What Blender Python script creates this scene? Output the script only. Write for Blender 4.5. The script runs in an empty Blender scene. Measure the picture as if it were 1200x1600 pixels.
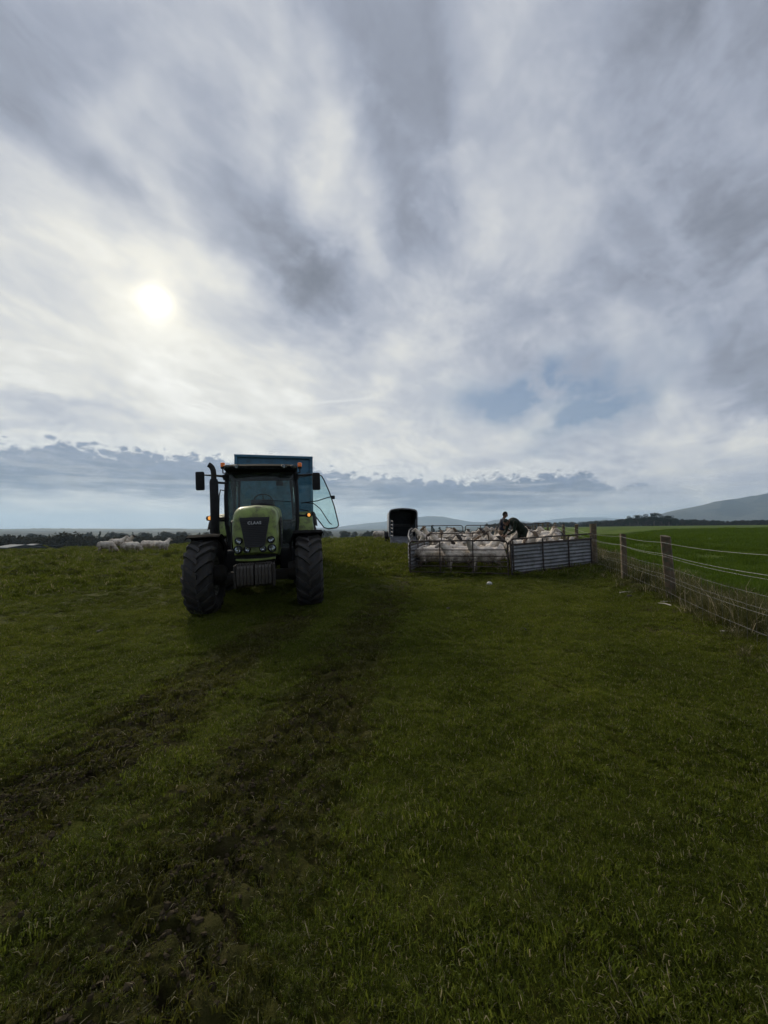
import bpy, bmesh, math, random
import numpy as np
from mathutils import Vector, Matrix, Euler

random.seed(7)
np.random.seed(7)
SC = bpy.context.scene
COL = SC.collection
R = math.radians

# ------------------------------------------------------------------ camera
F_PX, CX, CY, PITCH, EYE = 601.0, 600.0, 800.0, R(2.38), 1.5
cam_d = bpy.data.cameras.new('camera')
cam_d.sensor_fit = 'VERTICAL'
cam_d.sensor_height = 36.0
cam_d.lens = 36.0 * F_PX / 1600.0
cam_d.clip_start = 0.05
cam_d.clip_end = 60000.0
cam = bpy.data.objects.new('camera', cam_d)
cam.location = (0, 0, EYE)
cam.rotation_euler = (math.pi / 2 + PITCH, 0, 0)
COL.objects.link(cam)
SC.camera = cam


def ray(px, py):
    f = Vector((0, math.cos(PITCH), math.sin(PITCH)))
    u = Vector((0, -math.sin(PITCH), math.cos(PITCH)))
    return f * F_PX + Vector((px - CX, 0, 0)) + u * (CY - py)


def at(px, py, Y):
    d = ray(px, py)
    return Vector((0, 0, EYE)) + d * (Y / d.y)


def azel(px, py):
    d = ray(px, py).normalized()
    return math.atan2(d.x, d.y), math.asin(d.z)


# ------------------------------------------------------------------ render settings
cy = SC.cycles
cy.use_denoising = True
try:
    cy.denoiser = 'OPENIMAGEDENOISE'
    cy.denoising_input_passes = 'RGB_ALBEDO_NORMAL'
except Exception:
    pass
cy.use_adaptive_sampling = True
cy.adaptive_threshold = 0.022
cy.adaptive_min_samples = 16
cy.max_bounces = 5
cy.diffuse_bounces = 2
cy.glossy_bounces = 3
cy.transmission_bounces = 4
cy.transparent_max_bounces = 10
cy.volume_bounces = 1
cy.sample_clamp_indirect = 4.0
SC.view_settings.view_transform = 'Standard'
SC.view_settings.look = 'None'
SC.view_settings.exposure = 0.14
SC.view_settings.gamma = 1.0
SC.view_settings.use_curve_mapping = False

# ------------------------------------------------------------------ node helper
class S:
    """A socket that builds Math nodes with ordinary operators."""
    def __init__(s, nt, sock): s.nt = nt; s.k = sock
    def __add__(s, o): return s.nt.m('ADD', s, o)
    __radd__ = __add__
    def __sub__(s, o): return s.nt.m('SUBTRACT', s, o)
    def __rsub__(s, o): return s.nt.m('SUBTRACT', o, s)
    def __mul__(s, o): return s.nt.m('MULTIPLY', s, o)
    __rmul__ = __mul__
    def __truediv__(s, o): return s.nt.m('DIVIDE', s, o)
    def __rtruediv__(s, o): return s.nt.m('DIVIDE', o, s)
    def __neg__(s): return s.nt.m('MULTIPLY', s, -1.0)
    def __pow__(s, o): return s.nt.m('POWER', s, o)


class NT:
    def __init__(s, tree): s.t = tree
    def put(s, inp, v):
        if isinstance(v, S): s.t.links.new(v.k, inp)
        elif v is not None:
            try: inp.default_value = v
            except Exception: inp.default_value = tuple(v) + (1.0,)
    def n(s, typ, ins=None, out=0, **props):
        nd = s.t.nodes.new(typ)
        for k, v in props.items(): setattr(nd, k, v)
        for k, v in (ins or {}).items(): s.put(nd.inputs[k], v)
        return S(s, nd.outputs[out])
    def m(s, op, *a, clamp=False):
        nd = s.t.nodes.new('ShaderNodeMath'); nd.operation = op; nd.use_clamp = clamp
        for i, v in enumerate(a): s.put(nd.inputs[i], v)
        return S(s, nd.outputs[0])
    def exp(s, a): return s.m('EXPONENT', a)
    def clamp(s, a): return s.m('ADD', a, 0.0, clamp=True)
    def step(s, v, a, b, lo=0.0, hi=1.0):
        nd = s.t.nodes.new('ShaderNodeMapRange'); nd.interpolation_type = 'SMOOTHSTEP'
        for i, q in enumerate((v, a, b, lo, hi)): s.put(nd.inputs[i], q)
        return S(s, nd.outputs[0])
    def xyz(s, x, y, z): return s.n('ShaderNodeCombineXYZ', {0: x, 1: y, 2: z})
    def sep(s, v):
        nd = s.t.nodes.new('ShaderNodeSeparateXYZ'); s.put(nd.inputs[0], v)
        return [S(s, o) for o in nd.outputs]
    def noise(s, vec, scale, detail=4.0, rough=0.55, dist=0.0, dims='3D'):
        return s.n('ShaderNodeTexNoise', {'Vector': vec, 'Scale': scale, 'Detail': detail, 'Roughness': rough, 'Distortion': dist}, noise_dimensions=dims)
    def mix(s, f, a, b, blend='MIX'):
        nd = s.t.nodes.new('ShaderNodeMix'); nd.data_type = 'RGBA'; nd.blend_type = blend
        s.put(nd.inputs[0], f); s.put(nd.inputs[6], a); s.put(nd.inputs[7], b)
        return S(s, nd.outputs[2])
    def attr(s, name, out=2): return s.n('ShaderNodeAttribute', out=out, attribute_name=name)


# ------------------------------------------------------------------ sky
SUN_AZ, SUN_EL = azel(243, 470)
SUN = Vector((math.sin(SUN_AZ) * math.cos(SUN_EL), math.cos(SUN_AZ) * math.cos(SUN_EL), math.sin(SUN_EL)))
W = bpy.data.worlds.new('World')
SC.world = W
W.use_nodes = True
W.node_tree.nodes.clear()
nt = NT(W.node_tree)
SKY_K = 0.1
d = nt.n('ShaderNodeTexCoord', out=0)
dx, dy, dz = nt.sep(d)
nish = nt.n('ShaderNodeTexSky', sky_type='NISHITA', sun_disc=False, sun_elevation=SUN_EL, sun_rotation=SUN_AZ,
            air_density=1.0, dust_density=2.0, ozone_density=1.0)
az = nt.m('ARCTAN2', dx, dy)
el = nt.m('ARCSINE', dz)
# cloud sheet high above: the view direction meets it at (qx, qy)
zz = nt.m('MAXIMUM', dz, -0.02) + 0.24
qx, qy = dx / zz, dy / zz
q = nt.xyz(qx, qy, 0.0)
wx = nt.noise(q, 0.9, 3.0, 0.5)
wy = nt.noise(nt.xyz(qx + 17.3, qy - 9.1, 3.0), 0.9, 3.0, 0.5)
q1 = nt.xyz((qx + qy * 0.28) * 1.15 + (wx - 0.5) * 0.8, (qy - qx * 0.28) * 0.62 + (wy - 0.5) * 0.6, 0.0)
streak = nt.noise(q1, 1.5, 6.0, 0.58)
q2 = nt.xyz((qx - qy * 0.5) * 1.2 + (wy - 0.5) * 0.7, (qy + qx * 0.5) * 0.9 + (wx - 0.5) * 0.7, 5.0)
veil = nt.noise(q2, 2.6, 7.0, 0.62)
wisp = nt.noise(nt.xyz((qx + qy * 0.12) * 1.5 + (wy - 0.5) * 0.7, (qy - qx * 0.12) * 1.0 + (wx - 0.5) * 0.7, 21.0), 4.2, 7.0, 0.68)
rid = nt.noise(nt.xyz((qx * 0.8 + qy * 0.6) * 0.8 + (wx - 0.5) * 1.0, (qy * 0.8 - qx * 0.6) * 2.0 + (wy - 0.5) * 1.0, 31.0), 1.9, 6.0, 0.6)
rid = 1.0 - nt.m('ABSOLUTE', rid * 2.0 - 1.0)
big = nt.noise(nt.xyz(qx, qy * 0.6, 9.0), 0.55, 3.0, 0.5)
# ragged copy of azimuth / elevation for the large cloud masses
e3 = nt.noise(d, 3.6, 6.0, 0.58)
e4 = nt.noise(nt.xyz(dx + 7.0, dy, dz - 4.0), 3.6, 6.0, 0.58)
azw = az + (e3 - 0.5) * 0.30
elw = el + (e4 - 0.5) * 0.26


def blob(px, py, rx, ry, ang, amp):
    a0, e0 = azel(px, py)
    sx, sy = rx / F_PX, ry / F_PX
    c, s_ = math.cos(R(ang)), math.sin(R(ang))
    u, v = azw - a0, elw - e0
    p = (u * c + v * s_) * (1.0 / sx)
    r = (v * c - u * s_) * (1.0 / sy)
    return nt.exp((p * p + r * r) * -1.0) * amp


cosang = nt.n('ShaderNodeVectorMath', {0: d, 1: tuple(SUN)}, out=1, operation='DOT_PRODUCT')
ang = nt.m('ARCCOSINE', nt.m('MINIMUM', cosang, 0.99999))
B = None
for args in (
        # px, py, radius x, radius y, turn, amount   (dark masses negative)
        (600, 90, 110, 210, 4, -0.10), (545, 330, 95, 150, 20, -0.09), (455, 430, 120, 52, -16, -0.21), (400, 250, 60, 110, 20, -0.09),
        (512, 245, 44, 62, 20, 0.27), (575, 375, 26, 75, 8, 0.13), (430, 110, 26, 120, -12, 0.10),
        (100, 262, 150, 30, -14, -0.17), (40, 60, 190, 60, -10, -0.13), (250, 60, 60, 150, -30, -0.07), (190, 190, 26, 150, -42, 0.08),
        (270, 330, 130, 26, -38, 0.12), (60, 390, 150, 60, 5, 0.08), (60, 330, 120, 16, -12, -0.06),
        (1060, 260, 120, 260, -5, -0.075), (1160, 140, 160, 170, 0, -0.06), (1090, 470, 150, 40, 18, -0.04), (960, 90, 70, 120, 0, 0.03),
        (780, 330, 60, 170, 18, 0.06), (900, 430, 40, 120, 25, 0.05), (690, 200, 22, 150, 8, -0.06),
        (480, 640, 330, 75, 0, 0.16), (130, 560, 220, 60, 0, 0.10), (640, 540, 90, 60, 30, 0.08),
        (1040, 590, 30, 90, 30, 0.14), (1120, 690, 110, 22, -18, 0.14), (850, 680, 110, 20, 8, 0.12), (1170, 590, 90, 50, 0, -0.03), (1165, 662, 80, 16, 0, -0.12),
        (45, 622, 130, 16, -8, -0.16), (30, 655, 110, 10, -8, -0.10), (850, 520, 110, 45, 30, -0.05)):
    b = blob(*args)
    B = b if B is None else B + b
L = 0.445 + B * 1.05
L = L + (streak - 0.5) * 0.26 + (nt.step(veil, 0.36, 0.66) - 0.5) * 0.075 + (veil - 0.5) * 0.20 + (wisp - 0.5) * 0.18 + (nt.step(rid, 0.72, 1.0) - 0.35) * 0.075 * nt.step(veil, 0.35, 0.6) + (big - 0.5) * 0.08
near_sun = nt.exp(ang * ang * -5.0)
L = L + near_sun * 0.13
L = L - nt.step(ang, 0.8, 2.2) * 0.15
L = L + nt.step(el, 0.36, 0.04) * 0.12 + nt.step(el, 0.09, 0.0) * 0.12
# thin gaps of blue
gap = blob(830, 612, 110, 34, 4, 1.3) + blob(930, 660, 80, 30, 25, 1.0)
gap = nt.clamp(gap * nt.step(veil, 0.30, 0.58) * 1.3)
L = nt.m('MAXIMUM', L, 0.12)
warm = nt.clamp((L - 0.36) * 3.0)
tint = nt.mix(warm, (0.89, 0.975, 1.19), (1.015, 1.01, 0.965))
veilcol = nt.n('ShaderNodeVectorMath', {0: tint, 'Scale': L}, operation='SCALE')
bluec = nt.n('ShaderNodeVectorMath', {0: nish, 'Scale': 0.055}, operation='SCALE')
bluec = nt.mix(0.55, bluec, (0.22, 0.32, 0.49))
colr = nt.mix(gap * 0.9, veilcol, bluec)


def azcurve(pts):
    """float curve over azimuth: elevation of an edge given by points of the skyline"""
    nd = nt.t.nodes.new('ShaderNodeFloatCurve')
    c = nd.mapping.curves[0]
    A0, A1, E1 = -1.6, 1.6, 0.35
    P = sorted((((azel(*p)[0] - A0) / (A1 - A0)), azel(*p)[1] / E1) for p in pts)
    P = [(0.0, P[0][1])] + P + [(1.0, P[-1][1])]
    c.points[0].location = P[0]; c.points[-1].location = P[-1]
    for p in P[1:-1]: c.points.new(*p)
    nd.mapping.update()
    nt.put(nd.inputs['Value'], (az - A0) / (A1 - A0))
    return S(nt, nd.outputs[0]) * E1


# the low bank of cumulus along the horizon: billowed top, frayed base
top = azcurve([(0, 686), (70, 680), (130, 684), (220, 697), (330, 706), (450, 722), (540, 730), (640, 738), (740, 738), (830, 732), (900, 728), (960, 748), (1060, 752), (1200, 770)])
bot = azcurve([(0, 768), (150, 768), (330, 780), (520, 782), (700, 796), (850, 790), (960, 772), (1060, 760), (1200, 778)])
v3 = nt.xyz(az * 1.0, el * 1.5, 0.0)
bil = nt.n('ShaderNodeTexVoronoi', {'Vector': nt.xyz(az + (e3 - 0.5) * 0.10, el * 1.6 + (e4 - 0.5) * 0.12, 0.0), 'Scale': 34.0, 'Detail': 3.0, 'Roughness': 0.55}, feature='F1')
bfine = nt.noise(nt.xyz(az, el * 2.2, 2.0), 26.0, 6.0, 0.6)
edge = top - el + 0.017 + (0.45 - bil) * 0.034 + (bfine - 0.5) * 0.045
base = el - bot + (nt.noise(nt.xyz(az * 0.35, el * 2.4, 4.0), 26.0, 5.0, 0.6) - 0.5) * 0.09
bank = nt.step(edge, 0.0, 0.020) * nt.step(base, -0.022, 0.020)
holes = nt.step(nt.noise(nt.xyz(az * 0.45, el * 1.6, 6.0), 12.0, 5.0, 0.6), 0.30, 0.50)
bank = bank * (holes * 0.28 + 0.72)
bank = bank * nt.step(az, 0.80, 0.62, 0.25, 1.0)
rim = nt.step(edge, -0.030, 0.004) * nt.step(edge, 0.022, 0.004) * nt.step(base, 0.0, 0.05)
bankL = 0.185 + (bfine - 0.5) * 0.20 + near_sun * 0.06 + nt.step(edge, 0.07, 0.0) * 0.05
bankcol = nt.n('ShaderNodeVectorMath', {0: nt.mix(near_sun, (0.80, 1.0, 1.42), (0.85, 1.0, 1.32)), 'Scale': bankL}, operation='SCALE')
colr = nt.mix(bank * 0.97, colr, bankcol)
colr = nt.mix(rim * 0.55 * nt.step(az, 0.55, 0.35), colr, (0.80, 0.80, 0.76))
# stretched low cloud lines under the bank
lines = nt.step(nt.noise(nt.xyz(az * 0.3, el * 3.2, 11.0), 17.0, 5.0, 0.58), 0.47, 0.66) * nt.step(el, 0.17, 0.10) * nt.step(el, 0.0, 0.03)
colr = nt.mix(lines * 0.42, colr, (0.58, 0.585, 0.575))
# a thin old contrail
ca, cb = azel(355, 633), azel(612, 618)
cu = (az - ca[0]) / (cb[0] - ca[0])
cv = el - (cu * (cb[1] - ca[1]) + ca[1])
trail = nt.exp(cv * cv * -90000.0) * nt.step(cu, 0.0, 0.25) * nt.step(cu, 1.0, 0.8)
colr = nt.mix(trail * 0.35, colr, (0.85, 0.85, 0.82))
# the sun itself behind the veil
disc = nt.exp(ang * -100.0) * 4.2 + nt.exp(ang * -12.0) * 0.30
discc = nt.n('ShaderNodeVectorMath', {0: (1.0, 0.88, 0.56), 'Scale': disc}, operation='SCALE')
colr = nt.n('ShaderNodeVectorMath', {0: colr, 1: discc}, operation='ADD')
colr = nt.n('ShaderNodeVectorMath', {0: colr, 'Scale': 1.0 / SKY_K}, operation='SCALE')
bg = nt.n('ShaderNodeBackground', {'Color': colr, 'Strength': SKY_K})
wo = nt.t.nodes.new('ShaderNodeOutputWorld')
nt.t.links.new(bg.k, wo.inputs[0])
W.cycles.sampling_method = 'MANUAL'
W.cycles.sample_map_resolution = 512

# ------------------------------------------------------------------ sun
sun_d = bpy.data.lights.new('sun', 'SUN')
sun_d.energy = 2.6
sun_d.angle = R(8.0)
sun_d.color = (1.0, 0.89, 0.72)
sun = bpy.data.objects.new('sun', sun_d)
sun.rotation_euler = SUN.to_track_quat('Z', 'Y').to_euler()
sun.location = (-30, 50, 40)
COL.objects.link(sun)

# ================================================================== helpers
def link(name, mesh, parent=None, mats=()):
    o = bpy.data.objects.new(name, mesh)
    COL.objects.link(o)
    if parent is not None: o.parent = parent
    for m_ in mats: mesh.materials.append(m_)
    return o


def tag(o, label=None, cat=None, group=None, kind=None):
    if label: o['label'] = label
    if cat: o['category'] = cat
    if group: o['group'] = group
    if kind: o['kind'] = kind
    return o


def thing(name, loc, rot=(0, 0, 0), label=None, cat=None, group=None):
    o = bpy.data.objects.new(name, None)
    COL.objects.link(o)
    o.location = loc
    o.rotation_euler = rot
    o.empty_display_size = 0.2
    return tag(o, label, cat, group)


def copy_tree(o, parent=None):
    c = o.copy()
    COL.objects.link(c)
    c.parent = parent
    for ch in o.children: copy_tree(ch, c)
    return c


class MB:
    """collects shapes; build() links them as one mesh object"""
    def __init__(s): s.v = []; s.f = []
    def add(s, vs, fs):
        b = len(s.v)
        s.v.extend([tuple(p) for p in vs])
        s.f.extend([tuple(b + i for i in f) for f in fs])
        return s
    def bm(s, b, mat=None):
        b.verts.ensure_lookup_table(); b.verts.index_update()
        vs = [(mat @ v.co) if mat else v.co for v in b.verts]
        return s.add(vs, [[v.index for v in f.verts] for f in b.faces])
    def box(s, c, size, rot=None, bev=0.0, seg=2):
        b = bmesh.new()
        bmesh.ops.create_cube(b, size=1.0)
        for v in b.verts: v.co = Vector((v.co.x * size[0], v.co.y * size[1], v.co.z * size[2]))
        if bev > 0:
            bmesh.ops.bevel(b, geom=list(b.edges), offset=min(bev, min(size) * 0.45), segments=seg, affect='EDGES', profile=0.6)
        m_ = Matrix.Translation(c)
        if rot is not None: m_ = m_ @ Euler(rot).to_matrix().to_4x4()
        s.bm(b, m_); b.free()
        return s
    def tube(s, pts, rad, seg=8, cap=True, flat=1.0):
        pts = [Vector(p) for p in pts]
        n = len(pts)
        if not hasattr(rad, '__len__'): rad = [rad] * n
        vs, fs = [], []
        t0 = (pts[1] - pts[0]).normalized()
        ref = Vector((0, 0, 1)) if abs(t0.z) < 0.9 else Vector((1, 0, 0))
        u = t0.cross(ref).normalized()
        for i in range(n):
            t = (pts[min(i + 1, n - 1)] - pts[max(i - 1, 0)]).normalized()
            u = (u - t * u.dot(t)).normalized()
            w = t.cross(u)
            for k in range(seg):
                a = 2 * math.pi * k / seg
                vs.append(pts[i] + u * (math.cos(a) * rad[i]) + w * (math.sin(a) * rad[i] * flat))
        for i in range(n - 1):
            for k in range(seg):
                k2 = (k + 1) % seg
                fs.append((i * seg + k, i * seg + k2, (i + 1) * seg + k2, (i + 1) * seg + k))
        if cap:
            fs.append(tuple(range(seg - 1, -1, -1)))
            fs.append(tuple((n - 1) * seg + k for k in range(seg)))
        return s.add(vs, fs)
    def lathe(s, prof, seg=32, c=(0, 0, 0), axis='x', cap=False, ry=1.0):
        """prof: (radius, height along the axis)"""
        vs, fs = [], []
        n = len(prof)
        for k in range(seg):
            a = 2 * math.pi * k / seg
            for r, h in prof:
                p, q_ = r * math.cos(a), r * math.sin(a) * ry
                vs.append({'x': (c[0] + h, c[1] + p, c[2] + q_), 'z': (c[0] + p, c[1] + q_, c[2] + h), 'y': (c[0] + p, c[1] + h, c[2] + q_)}[axis])
        for k in range(seg):
            k2 = (k + 1) % seg
            for i in range(n - 1):
                fs.append((k * n + i, k2 * n + i, k2 * n + i + 1, k * n + i + 1))
        if cap:
            fs.append(tuple(k * n for k in range(seg)))
            fs.append(tuple(k * n + n - 1 for k in reversed(range(seg))))
        return s.add(vs, fs)
    def prism(s, poly, a, b, plane='xz'):
        """polygon extruded from a to b along the axis that the plane leaves out"""
        n = len(poly)
        def P(p, h): return {'xz': (p[0], h, p[1]), 'yz': (h, p[0], p[1]), 'xy': (p[0], p[1], h)}[plane]
        vs = [P(p, a) for p in poly] + [P(p, b) for p in poly]
        fs = [tuple(range(n)), tuple(range(2 * n - 1, n - 1, -1))]
        for i in range(n):
            j = (i + 1) % n
            fs.append((i, i + n, j + n, j))
        return s.add(vs, fs)
    def loft(s, rings, cap=True, closed=True):
        n = len(rings[0])
        vs = [p for r_ in rings for p in r_]
        fs = []
        for i in range(len(rings) - 1):
            for k in range(n if closed else n - 1):
                k2 = (k + 1) % n
                fs.append((i * n + k, i * n + k2, (i + 1) * n + k2, (i + 1) * n + k))
        if cap and closed:
            fs.append(tuple(range(n - 1, -1, -1)))
            fs.append(tuple((len(rings) - 1) * n + k for k in range(n)))
        return s.add(vs, fs)
    def mesh(s, name, smooth=35):
        me = bpy.data.meshes.new(name)
        me.from_pydata(s.v, [], s.f)
        b = bmesh.new(); b.from_mesh(me)
        bmesh.ops.recalc_face_normals(b, faces=list(b.faces))
        b.to_mesh(me); b.free()
        if smooth:
            me.shade_smooth()
            me.set_sharp_from_angle(angle=R(smooth))
        return me
    def build(s, name, mat, parent=None, smooth=35):
        return link(name, s.mesh(name, smooth), parent, [mat])


# ------------------------------------------------------------------ lattice noise for shapes
def _h(ix, iy, seed):
    h = (ix.astype(np.int64) * 374761393 + iy.astype(np.int64) * 668265263 + seed * 974634777) & 0xFFFFFFFF
    h = ((h ^ (h >> 13)) * 1274126177) & 0xFFFFFFFF
    return ((h ^ (h >> 16)) & 0xFFFF) / 65535.0


def vnoise(x, y, seed=0):
    x = np.asarray(x, float); y = np.asarray(y, float)
    ix, iy = np.floor(x), np.floor(y)
    fx, fy = x - ix, y - iy
    fx = fx * fx * fx * (fx * (fx * 6 - 15) + 10); fy = fy * fy * fy * (fy * (fy * 6 - 15) + 10)
    a, b = _h(ix, iy, seed), _h(ix + 1, iy, seed)
    c, d_ = _h(ix, iy + 1, seed), _h(ix + 1, iy + 1, seed)
    return (a + (b - a) * fx) * (1 - fy) + (c + (d_ - c) * fx) * fy - 0.5


def fbm(x, y, seed=0, oct=4, gain=0.5):
    t, a = 0.0, 1.0
    for i in range(oct):
        t = t + a * vnoise(x * 2 ** i + i * 17.7, y * 2 ** i - i * 9.3, seed + i)
        a *= gain
    return t


def sstep(a, b, x):
    t = np.clip((np.asarray(x, float) - a) / (b - a), 0, 1)
    return t * t * (3 - 2 * t)


# ------------------------------------------------------------------ materials
MATS = {}


def material(name, color, rough=0.6, metal=0.0, var=0.25, scale=6.0, bump=0.0, bscale=40.0, spec=0.5, dirt=None, dirt_amt=0.5, emit=None, coat=0.0):
    """principled surface whose colour is broken up by noise, with optional mud"""
    m_ = bpy.data.materials.new(name)
    m_.use_nodes = True
    m_.node_tree.nodes.clear()
    t = NT(m_.node_tree)
    pos = t.n('ShaderNodeTexCoord', out=3)
    n1 = t.noise(pos, scale, 5.0, 0.6)
    dark = tuple(c * (1 - var) for c in color)
    light = tuple(min(1, c * (1 + var)) for c in color)
    col = t.mix(t.step(n1, 0.3, 0.7), dark, light)
    ro = t.m('ADD', (n1 - 0.5) * 0.25, rough, clamp=True)
    if dirt:
        n2 = t.noise(pos, scale * 1.7, 7.0, 0.65, 0.4)
        f = t.step(n2, 0.62 - dirt_amt * 0.35, 0.82 - dirt_amt * 0.25)
        col = t.mix(f * 0.85, col, dirt)
        ro = t.m('ADD', ro, f * 0.4, clamp=True)
    ins = {'Base Color': col, 'Roughness': ro, 'Metallic': metal, 'Specular IOR Level': spec, 'Coat Weight': coat}
    if emit: ins['Emission Color'] = emit[0]; ins['Emission Strength'] = emit[1]
    if bump:
        n3 = t.noise(pos, bscale, 5.0, 0.6)
        ins['Normal'] = t.n('ShaderNodeBump', {'Strength': 0.6, 'Distance': bump, 'Height': n3})
    p = t.n('ShaderNodeBsdfPrincipled', ins)
    out = t.t.nodes.new('ShaderNodeOutputMaterial')
    t.t.links.new(p.k, out.inputs[0])
    MATS[name] = m_
    return m_


def glass_material(name, tintc, dust=0.06):
    m_ = bpy.data.materials.new(name)
    m_.use_nodes = True
    m_.node_tree.nodes.clear()
    t = NT(m_.node_tree)
    tr = t.n('ShaderNodeBsdfTransparent', {'Color': tintc})
    gl = t.n('ShaderNodeBsdfGlossy', {'Color': (0.9, 0.95, 0.95), 'Roughness': 0.03})
    fr = t.n('ShaderNodeFresnel', {'IOR': 1.45})
    a = t.n('ShaderNodeMixShader', {0: fr, 1: tr, 2: gl})
    pos = t.n('ShaderNodeTexCoord', out=3)
    df = t.n('ShaderNodeBsdfDiffuse', {'Color': (0.26, 0.31, 0.27)})
    dn = t.step(t.noise(pos, 5.0, 6.0, 0.65), 0.35, 0.8) * dust * 2.0 + dust * 0.4
    b = t.n('ShaderNodeMixShader', {0: dn, 1: a, 2: df})
    out = t.t.nodes.new('ShaderNodeOutputMaterial')
    t.t.links.new(b.k, out.inputs[0])
    return m_


MUD = (0.045, 0.036, 0.026)
M_RUBBER = material('rubber', (0.024, 0.024, 0.025), 0.75, var=0.35, scale=9, bump=0.004, bscale=60, dirt=(0.062, 0.051, 0.038), dirt_amt=0.6)
M_BLACK = material('black_plastic', (0.012, 0.012, 0.013), 0.62, var=0.3, scale=8, bump=0.001, spec=0.25)
M_MATTE = material('matte_black_guard', (0.010, 0.010, 0.010), 0.95, var=0.3, scale=8, spec=0.03, dirt=(0.03, 0.026, 0.02), dirt_amt=0.4)
M_CHASSIS = material('dark_cast_iron', (0.020, 0.019, 0.018), 0.65, metal=0.2, var=0.4, scale=5, bump=0.003, dirt=MUD, dirt_amt=0.7)
M_LIME = material('lime_paint', (0.195, 0.262, 0.045), 0.45, var=0.10, scale=3, coat=0.12, dirt=(0.075, 0.070, 0.043), dirt_amt=0.6)
M_GRILLE = material('grille_mesh', (0.010, 0.010, 0.010), 0.55, var=0.3, scale=40, bump=0.004, bscale=160)
M_WEIGHT = material('weight_iron', (0.050, 0.045, 0.039), 0.7, metal=0.15, var=0.35, scale=10, bump=0.003, dirt=(0.062, 0.050, 0.038), dirt_amt=0.6)
M_BLUE = material('trailer_blue_paint', (0.034, 0.125, 0.205), 0.45, var=0.18, scale=2.5, bump=0.002, bscale=8, dirt=(0.05, 0.07, 0.085), dirt_amt=0.35)
M_CHROME = material('lamp_reflector', (0.75, 0.76, 0.78), 0.12, metal=1.0, var=0.05)
M_LAMPGLASS = material('lamp_lens', (0.40, 0.42, 0.44), 0.08, var=0.1, spec=0.8, metal=0.4)
M_AMBER = material('amber_lens', (0.55, 0.13, 0.015), 0.18, var=0.1, spec=0.6, emit=((1.0, 0.22, 0.03), 0.10))
M_AMBER_LIT = material('amber_lamp_lit', (0.7, 0.25, 0.03), 0.2, var=0.05, emit=((1.0, 0.42, 0.09), 0.8))
M_SILVER = material('silver_letter', (0.36, 0.36, 0.35), 0.4, metal=0.3, var=0.1)
M_RIM = material('rim_paint', (0.30, 0.31, 0.27), 0.5, var=0.2, dirt=MUD, dirt_amt=0.7)
M_SEAT = material('seat_cloth', (0.025, 0.025, 0.028), 0.85, var=0.2, bump=0.002)
M_GLASS = glass_material('cab_glass', (0.88, 0.97, 0.94), 0.11)
M_DOORGLASS = glass_material('door_glass', (0.84, 0.94, 0.92), 0.03)
M_STEEL = material('weathered_tube_steel', (0.045, 0.036, 0.031), 0.65, metal=0.3, var=0.45, scale=7, bump=0.002, dirt=(0.075, 0.036, 0.020), dirt_amt=0.5)
M_GALV = material('galvanised_tube', (0.16, 0.165, 0.17), 0.55, metal=0.5, var=0.3, scale=8, dirt=(0.12, 0.085, 0.06), dirt_amt=0.4)
M_SHEET = material('corrugated_sheet', (0.22, 0.224, 0.228), 0.6, metal=0.25, var=0.25, scale=3, bump=0.001, dirt=(0.11, 0.09, 0.07), dirt_amt=0.35)
M_WOOD = material('weathered_post_wood', (0.115, 0.080, 0.048), 0.85, var=0.4, scale=9, bump=0.006, bscale=30, dirt=(0.07, 0.085, 0.05), dirt_amt=0.5)
M_ROPE = material('white_fence_rope', (0.30, 0.30, 0.28), 0.6, var=0.35, scale=30)
M_WIRE = material('fence_wire', (0.22, 0.21, 0.20), 0.5, metal=0.5, var=0.3)
M_ALU = material('dull_aluminium', (0.22, 0.23, 0.25), 0.5, metal=0.5, var=0.25, scale=4, dirt=(0.09, 0.08, 0.065), dirt_amt=0.45)
M_INNER = material('dark_trailer_lining', (0.035, 0.037, 0.042), 0.7, var=0.4, scale=4)  # dark tone of the livestock trailer's inner walls and deck
M_STONE = material('pale_stone', (0.42, 0.41, 0.38), 0.8, var=0.25, bump=0.01, bscale=12)
M_STICK = material('bleached_stick', (0.50, 0.46, 0.37), 0.8, var=0.25)
M_CLOD = material('dark_clod', (0.022, 0.018, 0.013), 0.9, var=0.4, bump=0.02, bscale=15)

# ================================================================== terrain
FX0, FXK = 2.964, 0.316            # the fence runs along x = FX0 + FXK * y


def macro(x, y):
    """height of the pasture and the land beyond it"""
    x = np.asarray(x, float); y = np.asarray(y, float)
    side = x - (FX0 + FXK * y)                        # >0 beyond the fence
    r = np.hypot(x, y)
    z = 0.0155 * 380.0 * np.tanh(x / 380.0)
    # cross fall under the tractor
    z = z + 0.030 * (x + 2.45) * np.exp(-((x + 2.45) / 2.6) ** 2 - ((y - 8.2) / 4.5) ** 2)
    # the swell the pen and the far trailer stand on
    z = z + 0.45 * sstep(12.0, 23.5, y) * sstep(-15, -1, x) * (1 - sstep(60, 160, r))
    z = z + 0.10 * np.exp(-((side + 0.1) / 0.9) ** 2) * sstep(2, 6, y) * (1 - sstep(30, 60, y))
    # crest of the pasture, then the land drops to the farm and the low ground
    keep = sstep(-2, 30, side) * (1 - sstep(330, 460, y)) * sstep(-60, 0, y)
    yy = np.maximum(r - 33, 0)
    drop = np.where(yy < 90, 0.00115 * yy ** 2, 0.00115 * 90 ** 2 + 0.207 * 22 * (1 - np.exp(-(yy - 90) / 22)))
    drop = np.minimum(drop, 13.0)
    z = z - drop * (1 - keep)
    far = sstep(400, 3000, r)
    z = z * (1 - far) + (-12.0) * far
    lumps = fbm(x / 9.0, y / 9.0, 3, 3) * 0.10 * sstep(4, 14, r)
    z = z + lumps * (1 - sstep(150, 400, r))
    return z


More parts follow.
